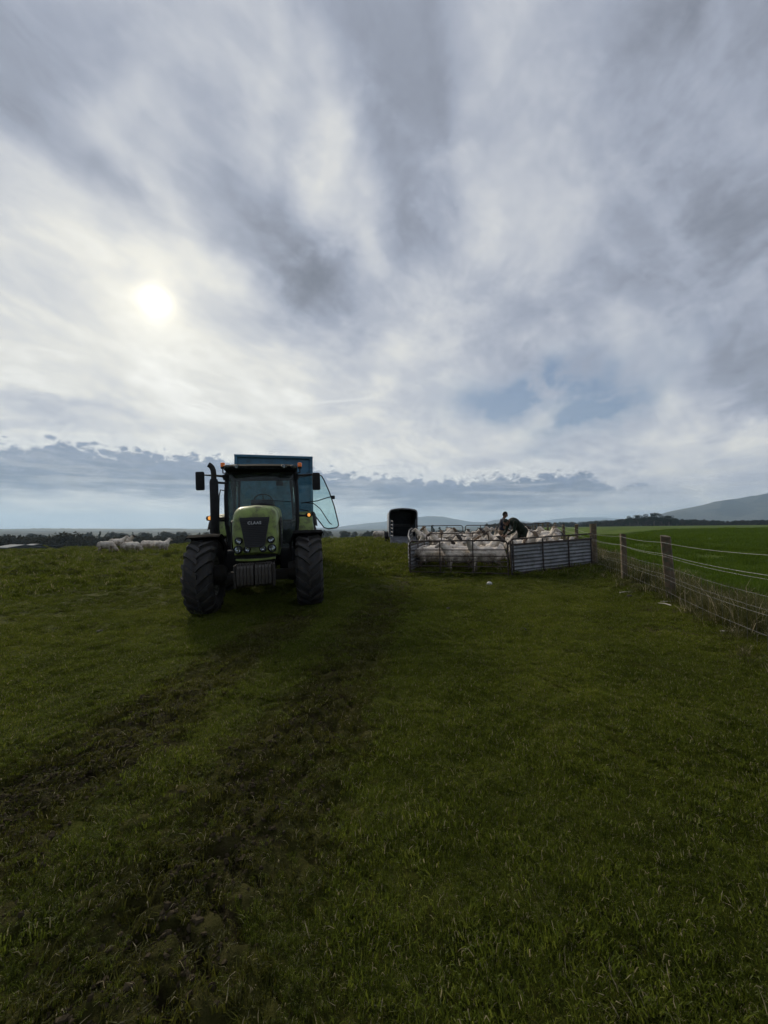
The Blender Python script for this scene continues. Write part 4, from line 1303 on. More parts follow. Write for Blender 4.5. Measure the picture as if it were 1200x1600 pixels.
# ================================================================== wire fence on wooden posts
FENCE = thing('wire_fence', (FX0 + FXK * 6.98, 6.98, 0), (0, 0, 0), 'wooden post and white wire fence between the pasture and the crop', 'fence')
FB = Vector(FENCE.location)
post_y = [4.15, 6.98, 9.73, 13.0, 16.2, 19.5, 23.0, 27.2, 31.0, 34.8, 38.6, 42.4, 46.2]
tops = []
rsf = random.Random(11)
for i, y in enumerate(post_y):
    x = FX0 + FXK * y
    g_ = gz(x, y)
    strain = (i == 3)
    h = {1: 1.20, 2: 1.14, 3: 1.42}.get(i, 1.16 + rsf.uniform(-0.06, 0.08))
    rad = 0.105 if strain else (0.070 if i != 1 else 0.078)
    lx, ly = {1: (-0.075, -0.02), 2: (-0.012, 0.0), 3: (0.0, 0.0)}.get(i, (rsf.uniform(-0.03, 0.03), rsf.uniform(-0.03, 0.03)))
    pm = MB(); rings = []
    sd_ = rsf.random() * 9
    nseg = 10
    for t in range(9):
        f = t / 8
        z = -0.25 + (h + 0.25) * f
        rings.append([Vector((lx * max(z, 0) + rad * (1 + 0.10 * math.sin(3 * a + sd_) + 0.05 * math.sin(7 * a + sd_ + t * 0.6)) * math.cos(a), ly * max(z, 0) + rad * (1 + 0.10 * math.sin(3 * a + sd_) + 0.05 * math.sin(5 * a - t * 0.5)) * math.sin(a),
                              z + (0.018 * math.cos(a + sd_) if t == 8 else 0))) for a in [2 * math.pi * k / nseg for k in range(nseg)]])
    pm.loft(rings)
    po = pm.build('post', M_WOOD, FENCE, 45)
    po.location = Vector((x, y, g_)) - FB
    if i == 1: po['label'] = 'leaning weathered wooden post nearest in view'
    if strain: po['label'] = 'thick strainer post at the corner of the pen'
    tops.append((Vector((x, y, g_)), lx, ly, h, rad))
# stay leaning on the leaning post and a thin white plastic stake near the picture's edge
WH = [(1.09, 0.0024, M_ROPE, 'rope'), (0.90, 0.0024, M_ROPE, 'rope'), (0.855, 0.0019, M_ROPE, 'rope'), (0.66, 0.0020, M_WIRE, 'wire'), (0.50, 0.0020, M_WIRE, 'wire'), (0.44, 0.0022, M_WIRE, 'wire'), (0.22, 0.0020, M_WIRE, 'wire')]
for hgt, rad, mat_, nm in WH:
    P_ = []
    for i, (b, lx, ly, h, pr) in enumerate(tops):
        hh = min(hgt * (1 + rsf.uniform(-0.025, 0.025)), h - 0.05)
        p = b + Vector((lx * hh - pr - 0.004, ly * hh, hh)) - FB
        if i:
            q_ = P_[-1]
            for k in range(1, 6):
                f = k / 6
                P_.append(q_.lerp(p, f) + Vector((0, 0, -4 * f * (1 - f) * (0.018 if rad > 0.004 else 0.03))))
        P_.append(p)
    MB().tube(P_, rad, 5).build(nm, mat_, FENCE)
net = MB()
for i in range(3):
    (b0, lx0, ly0, h0, r0), (b1, lx1, ly1, h1, r1) = tops[i], tops[i + 1]
    for k in range(1, 16):
        f = k / 16
        p = b0.lerp(b1, f) - FB - Vector((r0 + 0.004, 0, 0))
        net.tube([p + Vector((0, 0, 0.05)), p + Vector((0.004, 0, 0.4)), p + Vector((0, 0, 0.66 + rsf.uniform(-0.02, 0.0)))], 0.0013, 4)
net.build('netting', M_WIRE, FENCE)['kind'] = 'stuff'
st = thing('plastic_stake', (4.98, 4.98, gz(4.98, 4.98)), (0.03, -0.02, 0.2), 'thin white plastic fence stake standing in the rank grass', 'stake')
MB().tube([(0, 0, -0.1), (0, 0, 0.98)], [0.008, 0.006], 6).build('stake_rod', M_ROPE, st)
MB().tube([(0.012 + 0.02 * math.cos(a), 0, 0.9 + 0.02 * math.sin(a)) for a in [0.6 * k for k in range(9)]], 0.003, 5).build('wire_clip', M_ROPE, st)

# ================================================================== sheep pen
def frame_axis(a, b):
    a, b = Vector((a[0], a[1], 0)), Vector((b[0], b[1], 0))
    za, zb = gz(a.x, a.y), gz(b.x, b.y)
    L_ = (b - a).length
    yaw = math.atan2(b.y - a.y, b.x - a.x)
    pitch = -math.atan2(zb - za, L_)
    return (a.x, a.y, za), (0, pitch, yaw), math.hypot(L_, zb - za)


def hurdle(a, b, label, mat=M_STEEL, h=1.05, rails=(0.08, 0.27, 0.42, 0.58, 0.77), ups=2, rad=0.019):
    loc, rot, L_ = frame_axis(a, b)
    o = thing('hurdle', loc, rot, label, 'hurdle', 'hurdles of the sheep pen')
    L_ -= 0.06
    rc = 0.14
    fr = MB()
    pts = [(0.03, 0, 0.0), (0.03, 0, h - rc)] + [(0.03 + rc - rc * math.cos(R(a_)), 0, h - rc + rc * math.sin(R(a_))) for a_ in (22, 45, 67, 90)]
    pts += [(L_ - rc + rc * math.sin(R(a_)), 0, h - rc + rc * math.cos(R(a_))) for a_ in (0, 22, 45, 67)] + [(L_, 0, h - rc), (L_, 0, 0.0)]
    fr.tube(pts, rad * 1.25, 8)
    fr.build('frame', mat, o)
    for z in rails: MB().tube([(0.03, 0, z), (L_, 0, z)], rad * 0.85, 6).build('rail', mat, o)
    for k in range(ups):
        x = L_ * (k + 1) / (ups + 1)
        MB().box((x, 0.0, (h + rails[0]) / 2), (0.035, 0.016, h - rails[0] - 0.02)).build('upright', mat, o)
    return o


def sheeted(a, b, label, h=1.02, straps=(0.02, 0.36, 0.68, 0.985), toprail=True, pitch=0.108):
    loc, rot, L_ = frame_axis(a, b)
    o = thing('corrugated_hurdle', loc, rot, label, 'hurdle', 'hurdles of the sheep pen')
    L_ -= 0.05
    z0, z1 = 0.10, h - 0.12
    sh = MB()
    nz = int((z1 - z0) / pitch * 8)
    nx = 12
    V = []
    for side in (0, 0.0025):
        for i in range(nz + 1):
            z = z0 + (z1 - z0) * i / nz
            for k in range(nx + 1):
                V.append((0.03 + (L_ - 0.06) * k / nx, side + 0.019 * math.sin(2 * math.pi * (z - z0) / pitch) + 0.006 * math.sin(k * 1.7 + z * 3), z))
    fs = []
    for s_ in (0, 1):
        o_ = s_ * (nz + 1) * (nx + 1)
        for i in range(nz):
            for k in range(nx):
                q_ = (o_ + i * (nx + 1) + k, o_ + i * (nx + 1) + k + 1, o_ + (i + 1) * (nx + 1) + k + 1, o_ + (i + 1) * (nx + 1) + k)
                fs.append(q_ if s_ == 0 else q_[::-1])
    sh.add(V, fs)
    sh.build('corrugated_sheet', M_SHEET, o, 80)
    for f in straps: MB().box((0.03 + (L_ - 0.06) * f, -0.034, (h + 0.02) / 2 + (0.03 if 0.05 < f < 0.95 else 0)), (0.045, 0.022, h - 0.02), bev=0.004).build('strap', M_STEEL, o)
    MB().box((L_ / 2, -0.030, z1 + 0.015), (L_ - 0.04, 0.020, 0.055), bev=0.004).build('edge_rail', M_STEEL, o)
    MB().box((L_ / 2, -0.026, z0 - 0.03), (L_ - 0.04, 0.020, 0.07), bev=0.004).build('edge_rail', M_STEEL, o)
    if toprail:
        rc = 0.12; t = h + 0.06
        pts = [(0.02, -0.02, 0.0), (0.02, -0.02, t - rc)] + [(0.02 + rc - rc * math.cos(R(a_)), -0.02, t - rc + rc * math.sin(R(a_))) for a_ in (22, 45, 67, 90)] + [(L_ - 0.02, -0.02, t)]
        MB().tube(pts, 0.022, 8).build('top_rail', M_STEEL, o)
    return o


PA, PB, PC = (0.80, 12.30), (3.70, 11.30), (7.02, 12.93)
hurdle(PA, PB, 'rusty tubular steel hurdle across the front of the sheep pen', M_STEEL)
sheeted(PB, PC, 'grey corrugated hurdle running from the front gate to the fence post')
sheeted((0.80, 12.42), (1.80, 15.15), 'corrugated hurdle receding along the inner left side of the pen', toprail=False)
hurdle((0.88, 13.2), (1.02, 16.1), 'galvanised hurdle just behind the corrugated left side of the pen', M_GALV)
hurdle((1.02, 16.15), (1.25, 19.1), 'galvanised hurdle halfway between the front gate and the trailer ramp', M_GALV)
hurdle((1.25, 19.15), (1.62, 22.0), 'galvanised hurdle leading up to the livestock trailer ramp', M_GALV)
hurdle((1.9, 22.9), (4.7, 22.6), 'rusty hurdle closing the back of the pen beside the trailer', M_STEEL, h=1.15)
hurdle((4.75, 22.6), (7.5, 22.3), 'rusty hurdle at the middle of the pen back', M_STEEL, h=1.15)
hurdle((7.55, 22.3), (9.75, 22.2), 'short rusty hurdle joining the pen back to the wire fence', M_STEEL, h=1.15)
hurdle((1.75, 15.9), (4.3, 15.55), 'rusty hurdle across the middle of the sheep crowd', M_STEEL, h=1.12, ups=3)

# ================================================================== bodies grown from overlapping volumes
def ico(b, c, rad, rot=None, sub=3):
    r_ = bmesh.ops.create_icosphere(b, subdivisions=sub, radius=1.0)
    m_ = Matrix.Translation(c) @ (Euler(rot).to_matrix().to_4x4() if rot else Matrix.Identity(4)) @ Matrix.Diagonal((*rad, 1.0))
    for v in r_['verts']: v.co = m_ @ v.co


def flesh(name, prims, voxel, smooth=6, relief=None):
    """prims: ('e', colour, centre, radii, euler) ellipsoid or ('c', colour, p0, p1, r0, r1) tapered limb -> one closed skin"""
    b = bmesh.new()
    for p in prims:
        if p[0] == 'e': ico(b, p[2], p[3], p[4] if len(p) > 4 else None)
        else:
            p0, p1, r0, r1 = Vector(p[2]), Vector(p[3]), p[4], p[5]
            n = max(2, int((p1 - p0).length / max(min(r0, r1) * 0.6, 0.006)))
            for k in range(n + 1):
                f = k / n
                rr = r0 + (r1 - r0) * f
                ico(b, p0.lerp(p1, f), (rr * 1.02, rr * 1.02, rr * 1.02), sub=2 if rr > 0.03 else 1)
    me = bpy.data.meshes.new(name + '_volume')
    b.to_mesh(me); b.free()
    o = bpy.data.objects.new(name + '_volume', me)
    COL.objects.link(o)
    rm = o.modifiers.new('r', 'REMESH'); rm.mode = 'VOXEL'; rm.voxel_size = voxel
    if smooth:
        sm = o.modifiers.new('s', 'SMOOTH'); sm.iterations = smooth; sm.factor = 0.5
    bpy.context.view_layer.update()
    out = bpy.data.meshes.new_from_object(o.evaluated_get(bpy.context.evaluated_depsgraph_get()))
    bpy.data.objects.remove(o)
    out.name = name
    nv = len(out.vertices)
    co = np.empty(nv * 3); out.vertices.foreach_get('co', co); co = co.reshape(-1, 3)
    best = np.full(nv, 1e9); col = np.zeros((nv, 4)); second = np.full(nv, 1e9)
    for p in prims:
        if p[0] == 'e':
            q_ = co - np.array(p[2])
            if len(p) > 4 and p[4]: q_ = q_ @ np.array(Euler(p[4]).to_matrix())
            k = np.linalg.norm(q_ / np.array(p[3]), axis=1)
            dd = (k - 1) * min(p[3])
        else:
            a, b2 = np.array(p[2]), np.array(p[3])
            ab = b2 - a
            t = np.clip(((co - a) @ ab) / max(ab @ ab, 1e-9), 0, 1)
            dd = np.linalg.norm(co - (a + t[:, None] * ab), axis=1) - (p[4] + (p[5] - p[4]) * t)
        hit = dd < best
        best = np.where(hit, dd, best)
        col[hit] = (*p[1][:3], p[1][3] if len(p[1]) > 3 else 0.0)
    if relief is not None:
        nm = np.empty(nv * 3); out.vertices.foreach_get('normal', nm); nm = nm.reshape(-1, 3)
        co = co + nm * (relief(co) * (col[:, 3] > 0.5))[:, None]
        out.vertices.foreach_set('co', co.ravel())
    ca = out.color_attributes.new('skin', 'FLOAT_COLOR', 'POINT')
    ca.data.foreach_set('color', col.astype(np.float32).ravel())
    out.shade_smooth()
    out.update()
    return out


def skin_material(name, var=0.2, scale=14.0, rough=0.85, bump=0.006, bscale=60.0, wool=False):
    m_ = bpy.data.materials.new(name)
    m_.use_nodes = True; m_.node_tree.nodes.clear()
    t = NT(m_.node_tree)
    a = t.n('ShaderNodeAttribute', out=0, attribute_name='skin')
    pos = t.n('ShaderNodeTexCoord', out=3)
    rnd = t.n('ShaderNodeObjectInfo', out=5)
    n1 = t.noise(pos, scale, 5.0, 0.6)
    k = t.step(n1, 0.25, 0.75, 1 - var, 1 + var)
    if wool: k = k * (rnd * 0.50 + 0.65)
    col = t.n('ShaderNodeVectorMath', {0: a, 'Scale': k}, operation='SCALE')
    if wool:
        _, _, z = t.sep(pos)
        dirt = t.step(t.noise(pos, 4.0, 5.0, 0.6) + t.step(z, 0.75, 0.30) * 0.22 + (rnd - 0.5) * 0.12, 0.50, 0.74)  # brown fleece dirt, plus painted shade that darkens the underside
        col = t.mix(dirt * 0.75, col, (0.15, 0.11, 0.072))
    n3 = t.noise(pos, bscale, 4.0, 0.65)
    bmp = t.n('ShaderNodeBump', {'Strength': 0.8, 'Distance': bump, 'Height': n3})
    p = t.n('ShaderNodeBsdfPrincipled', {'Base Color': col, 'Roughness': rough, 'Specular IOR Level': 0.2, 'Normal': bmp, 'Sheen Weight': 0.25 if wool else 0.05})
    out = t.t.nodes.new('ShaderNodeOutputMaterial'); t.t.links.new(p.k, out.inputs[0])
    return m_


M_WOOL = skin_material('fleece', 0.16, 10.0, wool=True, bump=0.012, bscale=45)
M_CLOTH = skin_material('cloth_and_skin', 0.15, 12.0, bump=0.004, bscale=50)
M_EYE = material('eye', (0.012, 0.010, 0.008), 0.15, var=0.05)
FLEECE = (0.68, 0.60, 0.50, 1.0)
PALE = (0.58, 0.50, 0.42)
DARKF = (0.030, 0.024, 0.020)
BROWNF = (0.13, 0.085, 0.05)
HOOF = (0.05, 0.042, 0.035)


def sheep_mesh(name, face, legc, neck, head_yaw=0.0, grazing=False, fat=1.0, gait=0.0):
    """origin on the ground under the belly, nose towards +x"""
    pr = [('e', FLEECE, (0.0, 0, 0.575), (0.50, 0.225 * fat, 0.235 * fat)), ('e', FLEECE, (-0.33, 0, 0.585), (0.225, 0.215 * fat, 0.225)),
          ('e', FLEECE, (0.30, 0, 0.575), (0.235, 0.205 * fat, 0.245)), ('e', FLEECE, (0.0, 0, 0.47), (0.36, 0.19 * fat, 0.17))]
    pr += [('c', FLEECE, (-0.53, 0, 0.64), (-0.585, 0, 0.44), 0.055, 0.035)]
    cy_, sy_ = math.cos(head_yaw), math.sin(head_yaw)
    if grazing:
        n0, n1 = Vector((0.36, 0, 0.60)), Vector((0.66, 0.05 * sy_, 0.30))
        hd, hv = n1 + Vector((0.03, 0, -0.04)), Vector((0.12 * cy_, 0.12 * sy_, -0.15))
        pr += [('c', FLEECE, n0, n1, 0.17, 0.095)]
    else:
        n0, n1 = Vector((0.34, 0, 0.66)), Vector((0.34 + 0.24 * (0.4 + 0.6 * cy_), 0.16 * sy_, neck))
        hd, hv = n1 + Vector((0.03 * cy_, 0.03 * sy_, 0.05)), Vector((0.185 * cy_, 0.185 * sy_, -0.10))
        pr += [('c', FLEECE, n0, n1, 0.17, 0.10)]
    sd = Vector((-sy_, cy_, 0))
    up = hv.cross(sd).normalized()
    if up.z < 0: up = -up
    pr += [('c', face, hd, hd + hv * 0.55, 0.082, 0.064), ('c', face, hd + hv * 0.55, hd + hv, 0.060, 0.046), ('e', face, hd + hv * 0.95, (0.042, 0.042, 0.036)), ('c', face, hd + hv * 0.4 - up * 0.03, hd + hv * 0.95 - up * 0.03, 0.04, 0.03)]
    for s_ in (-1, 1):
        e0 = hd - hv * 0.10 + sd * (s_ * 0.07) + up * 0.04
        e1 = e0 + sd * (s_ * 0.11) + up * 0.0 - hv * 0.12
        pr += [('c', face, e0, e0.lerp(e1, 0.55), 0.022, 0.026), ('c', face, e0.lerp(e1, 0.55), e1, 0.026, 0.012)]
        g_ = gait * s_
        pr += [('c', FLEECE, (0.30, s_ * 0.115, 0.50), (0.30 + g_ * 0.4, s_ * 0.12, 0.33), 0.085, 0.050), ('c', legc, (0.30 + g_ * 0.4, s_ * 0.12, 0.34), (0.315 + g_, s_ * 0.12, 0.20), 0.040, 0.030),
               ('c', legc, (0.315 + g_, s_ * 0.12, 0.20), (0.305 + g_ * 1.3, s_ * 0.12, 0.06), 0.029, 0.024), ('c', HOOF, (0.305 + g_ * 1.3, s_ * 0.12, 0.05), (0.33 + g_ * 1.3, s_ * 0.12, 0.026), 0.028, 0.028)]
        pr += [('c', FLEECE, (-0.36, s_ * 0.12, 0.52), (-0.30 - g_ * 0.3, s_ * 0.135, 0.36), 0.125, 0.075), ('c', legc, (-0.30 - g_ * 0.3, s_ * 0.135, 0.36), (-0.42 - g_, s_ * 0.13, 0.25), 0.060, 0.036),
               ('c', legc, (-0.42 - g_, s_ * 0.13, 0.25), (-0.395 - g_ * 1.3, s_ * 0.13, 0.06), 0.031, 0.024), ('c', HOOF, (-0.395 - g_ * 1.3, s_ * 0.13, 0.05), (-0.37 - g_ * 1.3, s_ * 0.13, 0.026), 0.028, 0.028)]

    def wool(co):
        n = np.zeros(len(co))
        for (a, b2, s_) in ((0, 1, 1), (0, 2, 2), (1, 2, 3)):
            n += fbm(co[:, a] / 0.055, co[:, b2] / 0.055, 90 + s_, 2)
        return 0.011 * n - 0.002
    me = flesh(name, pr, 0.017, 4, wool)
    me.materials.append(M_WOOL)
    return me, hd, hv, sd, up


KINDS = {}
for key, a in (('black', (DARKF, DARKF, 0.96, 0.0)), ('black_turned', (DARKF, (0.35, 0.31, 0.27), 0.98, -1.25)), ('white', (PALE, PALE, 0.90, 0.0)), ('white_turned', (PALE, PALE, 0.97, 0.9)),
               ('brown', (BROWNF, PALE, 1.0, -0.8)), ('graze', (PALE, PALE, 0.3, 0.3, True)), ('graze_dark', (BROWNF, PALE, 0.3, -0.2, True))):
    g_ = len(a) > 4
    KINDS[key] = sheep_mesh('sheep', a[0], a[1], a[2], a[3], g_, 1.0 if not g_ else 1.04, 0.03 if key.endswith('turned') else 0.015)


def sheep(key, x, y, yaw, label, group, sc=1.0, zoff=0.0):
    me, hd, hv, sd, up = KINDS[key]
    o = link('sheep', me)
    o.location = (x, y, gz(x, y) + zoff)
    o.rotation_euler = (0, 0, yaw)
    o.scale = (sc, sc, sc)
    tag(o, label, 'sheep', group)
    for s_ in (-1, 1):
        e = link('eye', EYE_ME, o)
        e.location = hd + hv * 0.30 + sd * (s_ * 0.066) + up * 0.030
    return o


EYE_ME = MB().lathe([(0.0005, -0.014), (0.010, -0.010), (0.014, 0), (0.010, 0.010), (0.0005, 0.014)], 10, axis='z').mesh('eye', 60)
EYE_ME.materials.append(M_EYE)
GP = 'sheep penned behind the hurdles'
sheep('black', 1.62, 13.15, 0.10, 'black faced sheep at the left end of the front row, behind the gate', GP, 1.0)
sheep('black_turned', 1.78, 13.75, -0.15, 'dark faced sheep looking out over the gate beside the corrugated side', GP, 1.02)
sheep('white', 2.62, 13.05, 0.12, 'cream sheep side on in the middle of the front row', GP, 1.03)
sheep('white_turned', 3.25, 12.32, 2.95, 'big cream sheep pressed against the gate beside the corrugated panel', GP, 1.04)
sheep('white', 2.45, 12.62, 3.30, 'cream sheep with its legs showing below the gate rails', GP, 0.98)
CROWD = []
rsn = np.random.RandomState(23)
placed = [(1.62, 13.15), (1.78, 13.75), (2.62, 13.05), (3.25, 12.32), (2.45, 12.62), (5.05, 16.4), (5.45, 15.85)]
tries = 0
while len(placed) < 54 and tries < 6000:
    tries += 1
    y = 12.6 + 9.3 * rsn.rand()
    x0 = 1.9 if y < 16 else 1.25 + 0.10 * (y - 16)
    x1 = FX0 + FXK * y - 0.75
    x = x0 + 0.35 + (x1 - x0 - 0.35) * rsn.rand()
    # stay behind the front hurdles
    fy = 12.30 - (x - 0.8) * (1.0 / 2.9) if x < 3.7 else 11.30 + (x - 3.7) * (1.63 / 3.32)
    if y < fy + 0.75: continue
    if abs(y - (15.9 - (x - 1.75) * 0.137)) < 0.35 and 1.7 < x < 4.4: continue
    if any(math.hypot((x - a) / 1.0, (y - b) / 0.78) < 0.86 for a, b in placed): continue
    placed.append((x, y))
    yaw = rsn.choice([0, math.pi, -math.pi / 2 - 0.2, -math.pi / 2 + 0.5]) + rsn.normal(0, 0.45)
    key = rsn.choice(['black', 'black_turned', 'white', 'white_turned', 'brown', 'black'])
    o_ = sheep(key, x, y, yaw, 'sheep', GP, 0.93 + 0.14 * rsn.rand())
    bay = 'behind the middle hurdle' if y > 15.7 - (x - 1.75) * 0.137 and x < 4.4 else ('in the back of the pen' if y > 17.5 else ('behind the corrugated hurdle' if x > 3.9 else 'right behind the front row'))
    CROWD.append((bay, x / y, key in ('black', 'black_turned', 'brown'), o_))
ORD = 'first second third fourth fifth sixth seventh eighth ninth tenth eleventh twelfth thirteenth fourteenth fifteenth sixteenth seventeenth eighteenth nineteenth twentieth'.split()
for bay in sorted(set(c[0] for c in CROWD)):
    for i, c in enumerate(sorted((c for c in CROWD if c[0] == bay), key=lambda c: c[1])):
        c[3]['label'] = '%s sheep, %s from the left of those %s' % ('dark faced' if c[2] else 'pale faced', ORD[min(i, 19)] if i < 20 else 'twenty %s' % ORD[i - 20], bay)
GF = 'loose sheep on the left of the pasture'
for key, px, Y, yaw, lab, sc in (
        ('graze', 167, 25.6, 0.05, 'grazing sheep at the left end of the loose flock', 1.0),
        ('white', 184, 27.6, 0.15, 'sheep half hidden behind the two grazing at the left', 1.0),
        ('black', 197, 28.8, -0.1, 'black headed sheep at the back of the loose flock', 1.02),
        ('graze', 206, 25.4, 0.1, 'grazing sheep standing foremost in the loose flock', 1.05),
        ('graze_dark', 233, 26.8, 3.05, 'grazing sheep turned away from the others in the loose flock', 1.05),
        ('graze', 243, 27.8, 0.35, 'sheep behind the right end of the loose flock', 1.0),
        ('white', 254, 26.6, 1.25, 'sheep seen from behind nearest the tractor wheel', 1.0)):
    x = (px - 600) / 601 * Y
    sheep(key, x, Y, yaw, lab, GF, sc)
sheep('graze', -0.42, 33.5, 0.4, 'tiny far sheep just left of the open livestock trailer', None)

# ================================================================== the two people at work in the pen
NAVY, KHAKI, SKIN, BOOT, GREEN, HAIR = (0.009, 0.012, 0.024), (0.11, 0.075, 0.045), (0.17, 0.10, 0.07), (0.012, 0.014, 0.012), (0.007, 0.014, 0.008), (0.012, 0.009, 0.007)


def hand(pr, wrist, fwd, side, up, curl, s_=1.0):
    """palm, four unequal bent fingers and a thumb leaving the side of the palm"""
    fwd, side = Vector(fwd).normalized(), Vector(side).normalized()
    up = fwd.cross(side).normalized() if up is None else Vector(up).normalized()
    w = Vector(wrist)
    for k in range(4):
        o_ = side * ((k - 1.5) * 0.020)
        pr.append(('c', SKIN, w + o_ * 0.7, w + fwd * 0.085 + o_, 0.017, 0.0125))
        l_ = (0.070, 0.080, 0.074, 0.058)[k]
        p = w + fwd * 0.085 + o_
        dv = fwd.copy()
        for j, q_ in enumerate((0.45, 0.32, 0.23)):
            dv = (dv - up * curl * (0.7 + 0.3 * j)).normalized()
            n_ = p + dv * l_ * q_
            pr.append(('c', SKIN, p, n_, 0.0098 - 0.0008 * j, 0.0090 - 0.0008 * j))
            p = n_
    t0 = w + fwd * 0.03 - side * 0.032 * s_
    t1 = t0 + fwd * 0.035 - side * 0.030 * s_ - up * 0.012
    pr.append(('c', SKIN, t0, t1, 0.014, 0.011)); pr.append(('c', SKIN, t1, t1 + fwd * 0.035 - side * 0.006 * s_ - up * 0.014, 0.011, 0.009))


def head(pr, c, fwd, up, hairc=HAIR):
    """skull, jaw, nose, brow, ears; c is the middle of the head"""
    fwd = Vector(fwd).normalized(); up = Vector(up).normalized(); sd = fwd.cross(up).normalized(); up = sd.cross(fwd).normalized()
    rot = Matrix((fwd, -sd, up)).transposed().to_euler()
    c = Vector(c)
    pr += [('e', SKIN, c, (0.095, 0.075, 0.108), rot), ('e', SKIN, c + fwd * 0.030 - up * 0.060, (0.062, 0.055, 0.062), rot), ('e', SKIN, c + fwd * 0.060 - up * 0.098, (0.026, 0.030, 0.020), rot),
           ('c', SKIN, c + fwd * 0.092 + up * 0.010, c + fwd * 0.112 - up * 0.030, 0.010, 0.014), ('e', SKIN, c + fwd * 0.080 + up * 0.024, (0.018, 0.052, 0.012), rot),
           ('e', (0.28, 0.12, 0.10), c + fwd * 0.086 - up * 0.062, (0.012, 0.025, 0.008), rot)]
    for s_ in (-1, 1): pr.append(('e', SKIN, c + sd * (s_ * 0.076) - up * 0.010 - fwd * 0.005, (0.022, 0.010, 0.032), rot))
    pr += [('e', hairc, c - fwd * 0.014 + up * 0.022, (0.096, 0.082, 0.098), rot), ('e', hairc, c - fwd * 0.045 - up * 0.02, (0.062, 0.074, 0.070), rot)]
    return c + fwd * 0.082 + up * 0.004, sd, fwd


def leg(pr, hip, knee, ankle, toe, col, boot):
    hip, knee, ankle, toe = map(Vector, (hip, knee, ankle, toe))
    pr += [('c', col, hip, knee, 0.105, 0.068), ('c', col, knee, knee.lerp(ankle, 0.35), 0.066, 0.068), ('c', boot, knee.lerp(ankle, 0.35), ankle, 0.066, 0.050), ('c', boot, ankle - Vector((0, 0, 0.03)), toe, 0.050, 0.040)]


# standing man in navy, facing picture right, looking down
pr = []
leg(pr, (0.0, -0.10, 0.98), (0.03, -0.11, 0.52), (-0.02, -0.11, 0.09), (0.15, -0.12, 0.045), KHAKI, BOOT)
leg(pr, (0.0, 0.10, 0.98), (0.06, 0.11, 0.52), (0.03, 0.11, 0.09), (0.20, 0.12, 0.045), KHAKI, BOOT)
pr += [('e', KHAKI, (-0.02, 0, 1.00), (0.135, 0.175, 0.13)), ('e', NAVY, (0.0, 0, 1.17), (0.125, 0.17, 0.17)), ('e', NAVY, (0.02, 0, 1.36), (0.135, 0.185, 0.17)), ('e', NAVY, (0.03, 0, 1.49), (0.11, 0.205, 0.075))]
pr += [('c', SKIN, (0.05, 0, 1.50), (0.085, 0, 1.62), 0.062, 0.056)]
for s_ in (-1, 1):
    sh_, el_, wr_ = Vector((0.04, s_ * 0.205, 1.47)), Vector((0.06, s_ * 0.245, 1.17)), Vector((0.30, s_ * 0.16, 1.06))
    pr += [('c', NAVY, sh_, sh_.lerp(el_, 0.62), 0.070, 0.054), ('c', SKIN, sh_.lerp(el_, 0.6), el_, 0.046, 0.041), ('c', SKIN, el_, wr_, 0.043, 0.027)]
    hand(pr, wr_, (0.85, -s_ * 0.25, -0.35), (0, 1, 0), None, 0.45, s_)
e0, esd, efw = head(pr, (0.125, 0, 1.715), (0.90, 0, -0.42), (0.42, 0, 0.90))
me_ = flesh('person', pr, 0.0085, 3); me_.materials.append(M_CLOTH)
px_, py_ = 5.02, 16.35
P1 = link('person', me_); P1.location = (px_, py_, gz(px_, py_) + 0.015); P1.rotation_euler = (0, 0, -0.15); P1.scale = (1.06, 1.06, 1.06)
tag(P1, 'person in a navy top standing among the sheep with bowed head', 'person')
for s_ in (-1, 1):
    e = link('eye', EYE_ME, P1); e.location = e0 + esd * (s_ * 0.032); e.scale = (0.75, 0.75, 0.75)

# second person in dark green, stooping to the left over a sheep
pr = []
leg(pr, (0.30, -0.10, 0.95), (0.24, -0.13, 0.50), (0.36, -0.13, 0.09), (0.20, -0.15, 0.045), GREEN, BOOT)
leg(pr, (0.30, 0.10, 0.95), (0.20, 0.13, 0.50), (0.30, 0.13, 0.09), (0.14, 0.15, 0.045), GREEN, BOOT)
pr += [('e', GREEN, (0.30, 0, 1.02), (0.19, 0.19, 0.18)), ('e', GREEN, (0.16, 0, 1.18), (0.22, 0.20, 0.17), (0, 0.75, 0)), ('e', GREEN, (-0.02, 0, 1.32), (0.22, 0.215, 0.16), (0, 0.70, 0)), ('e', GREEN, (-0.12, 0, 1.36), (0.13, 0.225, 0.12))]
pr += [('c', SKIN, (-0.16, 0, 1.38), (-0.27, 0, 1.36), 0.062, 0.056)]
for s_ in (-1, 1):
    sh_, el_, wr_ = Vector((-0.13, s_ * 0.215, 1.33)), Vector((-0.20, s_ * 0.25, 1.02)), Vector((-0.42, s_ * 0.12, 0.86))
    pr += [('c', GREEN, sh_, el_, 0.075, 0.055), ('c', GREEN, el_, el_.lerp(wr_, 0.8), 0.055, 0.040), ('c', SKIN, el_.lerp(wr_, 0.75), wr_, 0.032, 0.026)]
    hand(pr, wr_, (-0.85, -s_ * 0.2, -0.45), (0, 1, 0), None, 0.4, -s_)
e0, esd, efw = head(pr, (-0.36, 0, 1.34), (-0.62, 0, -0.78), (-0.78, 0, 0.62), (0.016, 0.020, 0.014))
me_ = flesh('person', pr, 0.0085, 3); me_.materials.append(M_CLOTH)
px_, py_ = 5.36, 15.75
P2 = link('person', me_); P2.location = (px_, py_, gz(px_, py_) + 0.015); P2.rotation_euler = (0, 0, 0.25); P2.scale = (1.15, 1.15, 1.13)
tag(P2, 'person in dark green waterproofs stooping over the penned sheep', 'person')
for s_ in (-1, 1):
    e = link('eye', EYE_ME, P2); e.location = e0 + esd * (s_ * 0.032); e.scale = (0.75, 0.75, 0.75)

